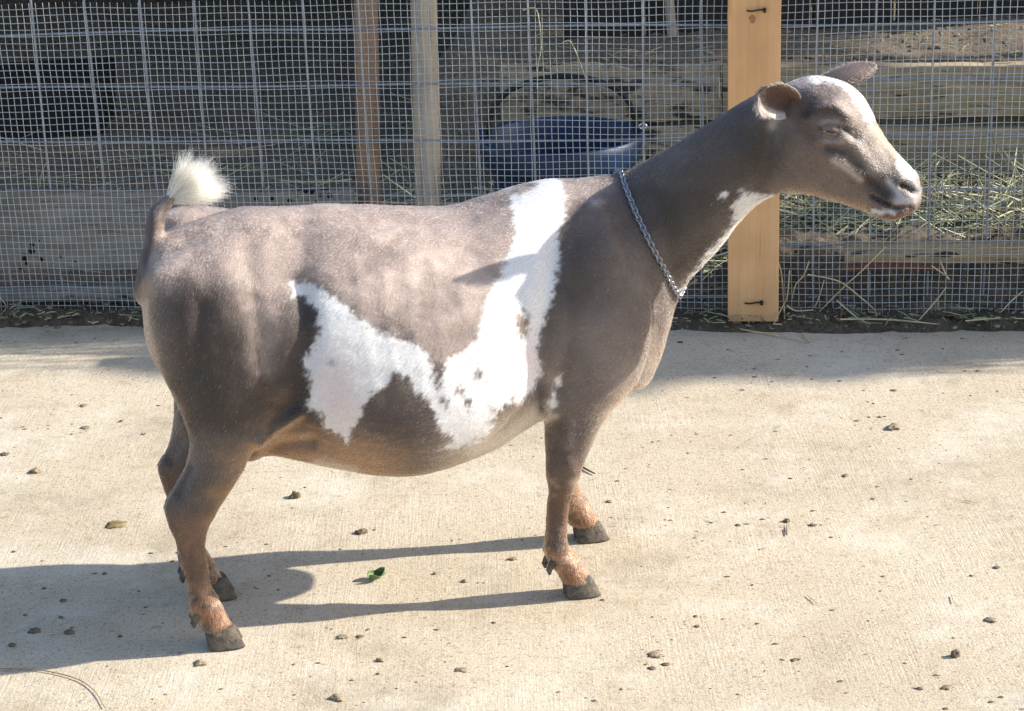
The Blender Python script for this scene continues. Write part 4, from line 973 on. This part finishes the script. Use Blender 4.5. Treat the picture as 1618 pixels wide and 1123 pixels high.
# ------------------------------------------------------------------ hay and straw behind the fence (nobody could count it)
def hay():
    n = 11600; lines = []; r = np.random.default_rng(5)
    s = np.concatenate([r.uniform(1.40, 3.2, 8200), r.uniform(.2, 1.5, 2400), r.uniform(-1.2, .6, 1000)])
    d = np.concatenate([r.uniform(.22, .8, 8200), .05 + .75 * r.beta(1.2, 1.6, 2400), .06 + 1.6 * r.random(1000)])
    B = np.array([FX0, FY0, 0])[None] + s[:, None] * FDIR - d[:, None] * FNRM
    zb = pen_z(B) + np.where(s > 1.4, .055 * r.random(n) * sstep(1.4, 1.6, s), .02 * r.random(n))
    thn = vnoise(B, 5, 77, 2); keep = r.random(n) < np.where(s > 1.4, sstep(.25, .5, thn) + .25, sstep(.42, .62, thn) * .6 + .06)
    for i in np.nonzero(keep)[0]:
        L = r.uniform(.03, .17); a = r.uniform(0, 6.28) if r.random() < .45 else r.normal(0, .5); e = r.normal(0, .30); dirv = FDIR * math.cos(a) - FNRM * math.sin(a) + np.array([0, 0, math.sin(e)])
        cb = r.normal(0, .25); t = np.linspace(-.5, .5, 4)[:, None]
        side_ = np.array([-dirv[1], dirv[0], 0])
        p = B[i] + np.array([0, 0, zb[i] - B[i][2] + .003 + abs(math.sin(e)) * L * .4]) + dirv * t * L + side_ * (t * t) * L * cb
        lines.append(p)
    V, F = tubes(lines, list(r.uniform(.0006, .0019, len(lines)) * np.where(r.random(len(lines)) < .1, 1.5, 1)), 3)
    t = NT("hay_blades"); t.set(Roughness=.7, Specular_IOR_Level=.3)
    rnd = t.n.new("ShaderNodeNewGeometry")
    t.col(t.ramp(rnd.outputs['Random Per Island'], [(0, (.07, .06, .04)), (.25, (.22, .22, .12)), (.5, (.38, .37, .22)), (.75, (.55, .50, .32)), (1, (.24, .29, .16))]))
    o = obj("hay", mesh("hay", V, F), t.m); tag(o, "loose greenish hay strewn over the pen ground behind the wire", "hay", kind='stuff')
hay()
def crumbs():
    """soil crumbs and chaff along the fence foot and on the slope"""
    r = np.random.default_rng(9); parts = []; n = 1500
    s = np.concatenate([r.uniform(-.4, 2.6, 900), r.uniform(1.0, 2.9, 600)]); out = np.concatenate([.105 * r.beta(1.3, 1.8, 900), -(WB + .02 + .9 * r.random(600))])
    V, F = [], []; off = 0
    ic = [(0, 0, 1), (.9, 0, .4), (.28, .85, .4), (-.72, .53, .4), (-.72, -.53, .4), (.28, -.85, .4), (.72, .53, -.4), (-.28, .85, -.4), (-.9, 0, -.4), (-.28, -.85, -.4), (.72, -.53, -.4), (0, 0, -1)]
    fc = [(0, 1, 2), (0, 2, 3), (0, 3, 4), (0, 4, 5), (0, 5, 1), (1, 6, 2), (2, 7, 3), (3, 8, 4), (4, 9, 5), (5, 10, 1), (6, 7, 2), (7, 8, 3), (8, 9, 4), (9, 10, 5), (10, 6, 1), (11, 7, 6), (11, 8, 7), (11, 9, 8), (11, 10, 9), (11, 6, 10)]
    ic = np.array(ic)
    for i in range(n):
        p = np.array([FX0, FY0, 0]) + FDIR * s[i] + FNRM * out[i]; sz = r.uniform(.0012, .0045) * (1 if i < 900 else 1.9)
        z = .014 + .016 * (1 - out[i] / .105) * r.random() if i < 900 else pen_z(p[None])[0] + .25 + .10 * sstep(.9, 2.6, -out[i])
        q = ic * (1 + r.uniform(-.3, .3, (12, 1))) * sz * np.array([r.uniform(.8, 2.2), r.uniform(.8, 1.4), .7]); a = r.uniform(0, 6.28); ca_, sa_ = math.cos(a), math.sin(a)
        q = np.stack([q[:, 0] * ca_ - q[:, 1] * sa_, q[:, 0] * sa_ + q[:, 1] * ca_, q[:, 2]], -1)
        V.append(q + p + np.array([0, 0, z])); F.append(np.array(fc) + off); off += 12
    t = NT("crumb_earth"); t.set(Roughness=.95); g = t.n.new("ShaderNodeNewGeometry")
    t.col(t.ramp(g.outputs['Random Per Island'], [(0, (.06, .045, .033)), (.5, (.12, .092, .065)), (.85, (.21, .165, .12)), (1, (.30, .25, .18))]))
    o = obj("soil_crumbs", mesh("soil_crumbs", np.concatenate(V), np.concatenate(F), False), t.m); tag(o, "loose soil crumbs and chaff along the fence foot", "soil", kind='stuff')
crumbs()

def chaff():
    """short straw chaff in the soil at the fence foot, and on the terrace"""
    r = np.random.default_rng(19); lines = []
    for i in range(900):
        if i < 620: s, o = r.uniform(-.5, 2.7), .115 * r.beta(1.2, 1.6) - .01; z = .024
        else:
            s, o = r.uniform(.8, 2.9), -(WB + .06 + .45 * r.random()); p_ = np.array([FX0, FY0, 0]) + FDIR * s + FNRM * o; z = pen_z(p_[None])[0] + .25 + .10 * float(sstep(.9, 2.6, -o)) + .004
        p = np.array([FX0, FY0, 0]) + FDIR * s + FNRM * o + np.array([0, 0, z]); a = r.uniform(0, 6.28); L = r.uniform(.006, .035) * (1 if i < 620 else 1.8)
        t = np.linspace(-.5, .5, 3)[:, None]; d = np.array([math.cos(a), math.sin(a), r.normal(0, .15)]); lines.append(p + d * t * L + np.array([0, 0, .12]) * L * (.25 - t * t))
    V, F = tubes(lines, list(r.uniform(.0006, .0015, len(lines))), 3)
    o = obj("straw_chaff", mesh("straw_chaff", V, F), bpy.data.materials["hay_blades"]); tag(o, "short straw chaff mixed into the soil along the fence", "chaff", kind='stuff')
chaff()
def grit():
    """fine grit and crumbs lying all over the slab"""
    r = np.random.default_rng(29); n = 2600; X = r.uniform(-1.3, 1.5, n); Y = 1.75 + 1.9 * r.random(n); cl = vnoise(np.stack([X, Y, 0 * X], -1), 3.2, 88, 3); k = r.random(n) < sstep(.35, .7, cl) + .15
    X, Y = X[k], Y[k]; n = len(X); sz = .0007 + .0022 * r.random(n) ** 3; m = 6; V = []; F = []
    for i in range(n):
        a = np.arange(m) * 2 * np.pi / m + r.uniform(0, 6); q = sz[i] * r.uniform(.6, 1.3, m); st = r.uniform(1, 2.2)
        ring = np.stack([X[i] + q * np.cos(a) * st, Y[i] + q * np.sin(a), np.full(m, .0002)], -1); V += list(ring) + [np.array([X[i], Y[i], .0003 + sz[i] * r.uniform(.4, .9)])]
        b = i * (m + 1); F += [[b + j, b + (j + 1) % m, b + m] for j in range(m)]
    t = NT("grit_bits"); t.set(Roughness=.95); g = t.n.new("ShaderNodeNewGeometry"); t.col(t.ramp(g.outputs['Random Per Island'], [(0, (.06, .047, .033)), (.5, (.15, .12, .085)), (.8, (.28, .23, .16)), (1, (.55, .48, .36))]))
    o = obj("grit", mesh("grit", np.array(V), np.array(F), False), t.m); tag(o, "fine grit and crumbs scattered over the concrete slab", "grit", kind='stuff')
grit()

# ------------------------------------------------------------------ single stalks
M_STRAW = mat_plain("dry_straw", (.52, .45, .28), .6, 0, .4, .25, 60, .1)
M_STRAWG = mat_plain("greenish_straw", (.45, .45, .27), .6, 0, .4, .25, 60, .1)
M_TWIG = mat_plain("dull_stem", (.30, .235, .14), .8, 0, .3, .35, 90, .2)
def Z6(*pts): return [(1220 + x / 4.01, 250 + y / 4.01) for x, y in pts]
def stalk(pts, label, out=.012, r=.0016, ground=False, mat=None, group=None, taper=(1, 1, .9, .6), name="straw_stalk"):
    P3 = []
    for i, (x, y) in enumerate(pts):
        if ground: P3.append(at_ground(x, y, r + .001))
        else:
            p = on_fence(x, y, out if not hasattr(out, '__len__') else out[i])
            if p[2] < .02:
                p = at_ground(x, y, .022)
            P3.append(p)
    P3 = np.array(P3)
    if len(P3) > 2: P3 = cat(P3, len(P3) * 5)
    V, F = tubes([P3], r * (.62 if ground and r < .0015 else .85), 6, taper); o = obj(name, mesh(name, V, F), mat or M_STRAW); tag(o, label, "straw", group); return o
stalk(Z6((225, 735), (380, 765), (460, 800), (560, 880), (640, 950), (665, 1000)), "long pale straw arching over and down to the right, just right of the post foot", .016)
stalk(Z6((720, 560), (560, 720), (470, 800), (300, 970)), "longest straight straw leaning up to the right against the wire, crossing the arched one", .012)
stalk(Z6((35, 650), (60, 740), (75, 950), (80, 1020)), "upright thin straw almost touching the right edge of the post", .018)
stalk(Z6((110, 710), (95, 880), (70, 930), (10, 1050)), "bent straw rising from the right bottom corner of the post", .022)
stalk(Z6((235, 650), (200, 740), (150, 800), (125, 890)), "short forked green straw on the wire right of the post foot", .014, mat=M_STRAWG)
stalk(Z6((90, 930), (150, 965), (260, 960)), "short flat straw on the dirt beside the post foot", .03, r=.0019)
stalk(Z6((1105, 815), (1040, 900), (930, 1025)), "straw leaning on the fine mesh below the far right wires", .014)
stalk(Z6((430, 1020), (700, 1020), (900, 1035), (1040, 1050)), "long level straw lying on the dirt under the leaning ones", .045, r=.0020)
stalk(Z6((410, 900), (540, 1010), (625, 1050)), "straw sloping down right onto the dirt below the arched one", .035)
stalk(Z6((1590, 840), (1520, 900), (1450, 975)), "straw leaning on the mesh at the far right edge", .014)
stalk(Z6((1225, 1030), (1400, 1015), (1596, 1015)), "long level straw on the dirt at the far right edge", .04, r=.0018)
stalk(Z6((1010, 680), (1110, 750), (1120, 770)), "left one of two short straws meeting in a V on the far right mesh", .012)
stalk(Z6((1065, 650), (1100, 735), (1122, 772)), "right one of two short straws meeting in a V on the far right mesh", .014)
stalk(Z6((330, 770), (290, 900), (260, 950)), "thin dim brown straw in the shade between post foot and arched straw", .010, r=.0011)
def Z5(*pts): return [(1100 + x / 3.123, 360 + y / 3.123) for x, y in pts]
stalk(Z5((0, 480), (45, 467), (250, 505), (400, 530), (550, 565)), "long straw on the ground passing in front of the post foot", r=.0019, ground=True)
stalk(Z5((85, 455), (230, 480), (385, 497)), "shorter straw on the ground tight against the post foot", r=.0019, ground=True)
stalk(Z5((525, 520), (545, 548), (560, 566)), "stub of straw on the slab edge right of the post", r=.0018, ground=True)
stalk([(0, 1056), (60, 1058), (118, 1071), (148, 1090), (166, 1118)], "long curved dry straw lying on the slab at the lower left corner", r=.0013, ground=True, mat=M_TWIG)
stalk([(826, 16), (846, 13), (853, 40), (855, 75), (850, 105), (849, 140)], "pale straw hooked over the wire above the blue bucket", .010, r=.0012, mat=M_STRAWG)
stalk([(888, 68), (900, 64), (910, 82), (920, 108), (926, 125)], "thin straw on the wire right above the bucket handle", .010, r=.0011, mat=M_STRAWG)
stalk([(1137, 122), (1137, 150), (1139, 155)], "short upright straw on the wire just left of the pine post", .010, r=.0012)
stalk([(0, 470), (8, 480), (9, 488), (0, 497)], "small bent pale stem on the wire at the left edge", .016, r=.0012)
stalk([(128, 508), (138, 498)], "short white straw stub on the dirt left of the goat's rump", r=.002, ground=True)
stalk([(146, 511), (162, 506)], "flat white straw chip on the dirt beside the rump, right of the stub", r=.0024, ground=True)
stalk([(918, 735), (926, 741), (940, 748)], "dark twig lying behind the front knee", r=.0018, ground=True, mat=M_DIRT, name="twig")['category'] = "twig"
stalk([(1268, 738), (1275, 740)], "tiny straw bit on the open slab below the dark pellets at right", r=.0013, ground=True)
stalk([(1276, 940), (1290, 952)], "slim brown straw bit on the slab at lower right", r=.0013, ground=True)
stalk([(1524, 790), (1544, 795)], "thin straw bit near the right edge of the slab", r=.0012, ground=True)
stalk([(1504, 940), (1507, 952)], "tiny upright looking straw bit near the lower right stains", r=.0012, ground=True)
stalk([(1240, 834), (1243, 845), (1243, 828)], "forked little twig on the slab between two pellets right of the goat", r=.0011, ground=True, mat=M_DIRT, name="twig")['category'] = "twig"

# ------------------------------------------------------------------ pellets, clods and leaves on the slab
M_PEL = mat_plain("dropping_dark", (.14, .11, .075), .8, 0, .3, .5, 200, .5)
M_PEL2 = mat_plain("dropping_grey", (.26, .205, .14), .9, 0, .2, .4, 200, .5)
import bmesh as _bm
def lump_mesh(seed, rx, ry, h, rough=.22):
    b = _bm.new(); _bm.ops.create_icosphere(b, subdivisions=3, radius=1); r = np.random.default_rng(seed)
    V = np.array([v.co for v in b.verts]); F = [[v.index for v in f.verts] for f in b.faces]; b.free()
    V *= (1 + rough * 2 * (vnoise(V * [1, 1, .5] + seed * 3.1, 2.1, seed, 3) - .5))[:, None]
    V[:, 2] = np.where(V[:, 2] < -.35, -.35, V[:, 2]) + .35
    a = r.uniform(-.5, .5); V *= [rx, ry, h / 1.35]; c, s = math.cos(a), math.sin(a)
    return mesh("lump", np.stack([V[:, 0] * c - V[:, 1] * s, V[:, 0] * s + V[:, 1] * c, V[:, 2]], -1), F)
def lump(px, py, w, label, group, mat=None, name="dropping", catg="dropping", flat=.15, rough=.9):
    p = at_ground(px, py); k = np.linalg.norm(p - CAM) / FPX; rx = w * k * .40; seed = int(px * 7 + py)
    me_ = lump_mesh(seed, rx, rx * .8, rx * 2 * flat, rough); me_.name = name
    o = obj(name, me_, mat or M_PEL); o.location = (p[0], p[1], 0.0002); tag(o, label, catg, group); return o
L1 = "small dark goat dropping on the open slab right of the front hooves"; G1 = "droppings right of the front hooves"
for q in ((1373, 659, 7), (1390, 659, 9), (1398, 658, 6), (1166, 830, 11), (1284, 830, 14), (1099, 974, 9), (1102, 990, 11), (975, 760, 8), (1129, 597, 7), (1087, 716, 6), (1173, 742, 6), (1395, 911, 7), (1124, 826, 7), (1056, 802, 5), (1440, 757, 7), (1313, 849, 7), (1153, 855, 4), (1284, 807, 8)): lump(*q, L1, G1)
lump(1412, 677, 25, "largest flat grey dropping on the slab below the goat's muzzle", None, M_PEL2, flat=.3)
lump(1412, 617, 11, "lone dark dropping at the shade edge under the goat's muzzle", None)
lump(1243, 824, 13, "dark double dropping with a twig under it right of the front hooves", None, flat=.5)
lump(1336, 752, 14, "flat greenish dropping smear on the slab, right of the front leg", None, M_PEL2, flat=.2)
lump(963, 793, 13, "flat grey chip beside the far front knee", None, M_PEL2, flat=.25, name="chip", catg="chip")
L2 = "dark dropping near the lower right corner of the slab"; G2 = "droppings near the lower right corner"
for q in ((1575, 897, 14), (1535, 910, 8), (1254, 1043, 13), (1261, 1042, 8), (1453, 1088, 14), (1506, 1008, 6), (1271, 1006, 5), (1494, 1120, 10)): lump(*q, L2, G2)
lump(1510, 1037, 17, "tall crumbly dark clod near the lower right corner", None, name="clod", catg="clod", flat=.8, rough=.6)
lump(1566, 980, 26, "flat grey stain like clod near the right edge", None, M_PEL2, flat=.15, name="clod", catg="clod")
lump(1498, 1086, 22, "flat pale smear low at the lower right, beside a dark dropping", None, M_PEL2, flat=.12, name="clod", catg="clod")
L3 = "dark crumb of the droppings cluster below the front hooves at right"; G3 = "cluster of crumbs at lower right of the front hooves"
for q in ((1037, 1038, 15), (1030, 1056, 17), (1052, 1050, 16), (1020, 1050, 7), (1040, 1028, 8)): lump(*q, L3, G3, rough=.5)
lump(1034, 1034, 26, "broad grey smear under the crumb cluster at lower right", None, M_PEL2, flat=.1, name="clod", catg="clod")
L4 = "small dark dropping on the slab between and below the goat's legs"; G4 = "droppings between the legs"
for q in ((425, 910, 8), (405, 930, 5), (440, 932, 7), (568, 1006, 14), (581, 995, 9), (690, 995, 10), (780, 984, 9), (601, 1043, 10), (524, 994, 5), (825, 853, 6), (659, 946, 4), (538, 868, 6), (755, 921, 5), (764, 921, 5), (464, 1050, 7), (465, 1098, 6), (421, 860, 7), (482, 770, 6)): lump(*q, L4, G4)
lump(541, 1007, 22, "flat grey dropping left of a dark one, under the belly", None, M_PEL2, flat=.2)
lump(533, 1104, 25, "round flat grey dropping at the bottom edge below the goat", None, M_PEL2, flat=.25)
lump(601, 1044, 16, "small grey square clod below the belly near the bottom", None, M_PEL2, flat=.3, name="clod", catg="clod")
lump(810, 884, 16, "flat grey dropping between the two front leg shadows, left of the hoof", None, M_PEL2, flat=.25)
lump(734, 919, 13, "grey pebble just above the near front leg shadow", None, M_PEL2, flat=.4, name="pebble", catg="pebble")
lump(688, 907, 10, "little tan pebble between the leg shadows", None, M_PEL2, flat=.4, name="pebble", catg="pebble")
lump(571, 842, 22, "elongated dark dropping just above the far front leg shadow", None, flat=.35)
lump(466, 786, 22, "crumbly dark clod with bits of stem behind the hind legs", None, flat=.5, name="clod", catg="clod", rough=.7)
lump(729, 1058, 26, "faint grey smear on the slab under the belly, near the bottom", None, M_PEL2, flat=.08, name="clod", catg="clod")
L5 = "dark dropping on the sunlit slab behind the goat's hind legs"; G5 = "droppings behind the hind legs"
for q in ((8, 718, 17), (192, 665, 9), (113, 686, 6), (227, 686, 8), (60, 500, 5), (282, 873, 9), (272, 887, 9)): lump(*q, L5, G5)
lump(57, 746, 22, "flat grey dropping at left, beside the hind hooves shadow edge", None, M_PEL2, flat=.3)
lump(132, 641, 15, "pale flat chip on the sunlit slab left of the hind leg", None, M_PEL2, flat=.15, name="chip", catg="chip")
lump(136, 676, 18, "pale grey chip lower left of the hind leg", None, M_PEL2, flat=.12, name="chip", catg="chip")
lump(184, 829, 44, "widest flat brown manure smear left of the hind leg", None, mat_plain("manure_smear", (.20, .16, .08), .95, 0, .2, .5, 120, .5), flat=.07, name="manure", catg="manure", rough=.7)
lump(316, 1049, 24, "long flat brown dropping below the near hind hoof", None, M_PEL2, flat=.2)
L6 = "dark dropping inside the goat's cast shadow at lower left"; G6 = "droppings in the goat's shadow"
for q in ((22, 872, 8), (165, 907, 10), (96, 976, 10), (55, 998, 24), (40, 972, 8), (100, 950, 14), (190, 1006, 10), (70, 930, 9), (20, 1020, 16), (110, 1000, 20), (230, 960, 7)): lump(*q, L6, G6, flat=.3, rough=.5)
L7 = "small dark crumb on the shaded slab edge in front of the fence"; G7 = "crumbs on the shaded slab edge"
for q in ((1425, 560, 8), (1418, 553, 8), (1490, 551, 6), (1545, 586, 8), (1525, 586, 6), (1280, 562, 6), (1150, 553, 7), (1330, 556, 6), (1075, 541, 12), (1520, 535, 7), (150, 535, 5), (120, 541, 6), (25, 540, 5), (75, 524, 6)): lump(*q, L7, G7)
def leaf(px, py, w, label, c, curl, seed, name="leaf", lift=.0008):
    p = at_ground(px, py); k = np.linalg.norm(p - CAM) / FPX; L = w * k; n, m = 9, 7; V = []; r = np.random.default_rng(seed); a = r.uniform(0, 6.28)
    for i in range(n):
        u = i / (n - 1); wd = .42 * math.sin(math.pi * min(1, .06 + .94 * u)) ** .7
        for j in range(m):
            v = -1 + 2 * j / (m - 1); x = (u - .5); y = v * wd; z = curl * (v * v * .35 + .5 * (u - .4) ** 2) + .05 * math.sin(9 * u + 3 * v + seed)
            V.append((p[0] + L * (x * math.cos(a) - y * math.sin(a)), p[1] + L * (x * math.sin(a) + y * math.cos(a)), lift + L * max(0, z + .06)))
    F = [[i * m + j, i * m + j + 1, (i + 1) * m + j + 1, (i + 1) * m + j] for i in range(n - 1) for j in range(m - 1)]
    me_ = mesh(name, V, F); o = obj(name, me_, mat_plain(name + "_skin", c, .5, 0, .4, .3, 150, .3)); md = o.modifiers.new("s", 'SOLIDIFY'); md.thickness = .0006
    tag(o, label, "leaf"); return o
leaf(596, 916, 30, "crumpled green leaf on the slab between the two front leg shadows", (.10, .17, .05), .9, 3)
leaf(1556, 520, 20, "small bright green leaf at the fence foot on the far right", (.16, .33, .06), .3, 5, lift=.016)
leaf(1328, 512, 18, "dull red dead leaf on the dirt right of the post", (.26, .10, .075), .5, 6, lift=.016)

# ------------------------------------------------------------------ unseen tree added to shade the pen and slab edge, clumps set by their shadows
def shade_tree():
    root = empty("shade_tree", (8.2, 5.3, -.05)); tag(root, "unseen leafy tree added beyond the right edge to shade the pen", "tree")
    lines = [np.array([(8.2, 5.3, -.06), (8.15, 5.28, 1.2), (8.0, 5.2, 2.3), (7.6, 5.1, 3.0)]), np.array([(8.0, 5.2, 2.3), (7.2, 4.6, 2.9), (6.2, 3.95, 3.3), (5.7, 3.82, 3.4)]), np.array([(7.6, 5.1, 3.0), (6.6, 4.9, 3.5), (5.4, 4.8, 3.7), (4.8, 4.8, 3.8)])]
    V1, F1 = tubes([cat(lines[0], 20)], .12, 12, [1.2, 1, .9, .7]); V2, F2 = tubes([cat(l, 20) for l in lines[1:]], .04, 8, [1.4, 1, .6, .3])
    V, F = merge([(V1, F1), (V2, F2)]); obj("trunk", mesh("trunk", V, F), M_TIMBER, root)
    r = np.random.default_rng(11); Vs, Fs, off = [], [], 0
    def off_h(gx_, gy_, h): k = np.array(tosun) / tosun.z; return np.array([gx_, gy_, 0]) + k * h
    for (gx_, gy_, h, rx, ry, rz, n) in ((-.9, 4.55, 3.6, 1.05, .82, .45, 3600), (-1.9, 4.6, 3.8, .9, .8, .4, 2400), (.36, 3.46, 3.3, .72, .23, .14, 1400), (.9, 3.52, 3.2, .5, .10, .1, 420), (-1.1, 3.77, 3.3, .8, .20, .12, 2400), (-.45, 3.50, 3.3, .2, .13, .1, 380), (.0, 3.95, 3.5, .45, .25, .3, 380)):
        c = off_h(gx_, gy_, h); u = r.normal(0, 1, (n, 3)); u /= np.linalg.norm(u, axis=1)[:, None]; q = c + u * (r.random((n, 1)) ** .45) * [rx, ry, rz]
        A = r.normal(0, 1, (n, 3)); A /= np.linalg.norm(A, axis=1)[:, None]; Bv = np.cross(A, r.normal(0, 1, (n, 3))); Bv /= np.linalg.norm(Bv, axis=1)[:, None]; sz = r.uniform(.03, .055, (n, 1))
        Vs.append(np.stack([q + A * sz, q + Bv * sz * .55, q - A * sz, q - Bv * sz * .55], 1).reshape(-1, 3)); Fs.append(np.arange(n * 4).reshape(-1, 4) + off); off += n * 4
    obj("crown", mesh("crown", np.concatenate(Vs), np.concatenate(Fs), False), mat_plain("tree_leaf", (.05, .09, .03), .6, 0, .4, .4, 3, 0), root)
shade_tree()
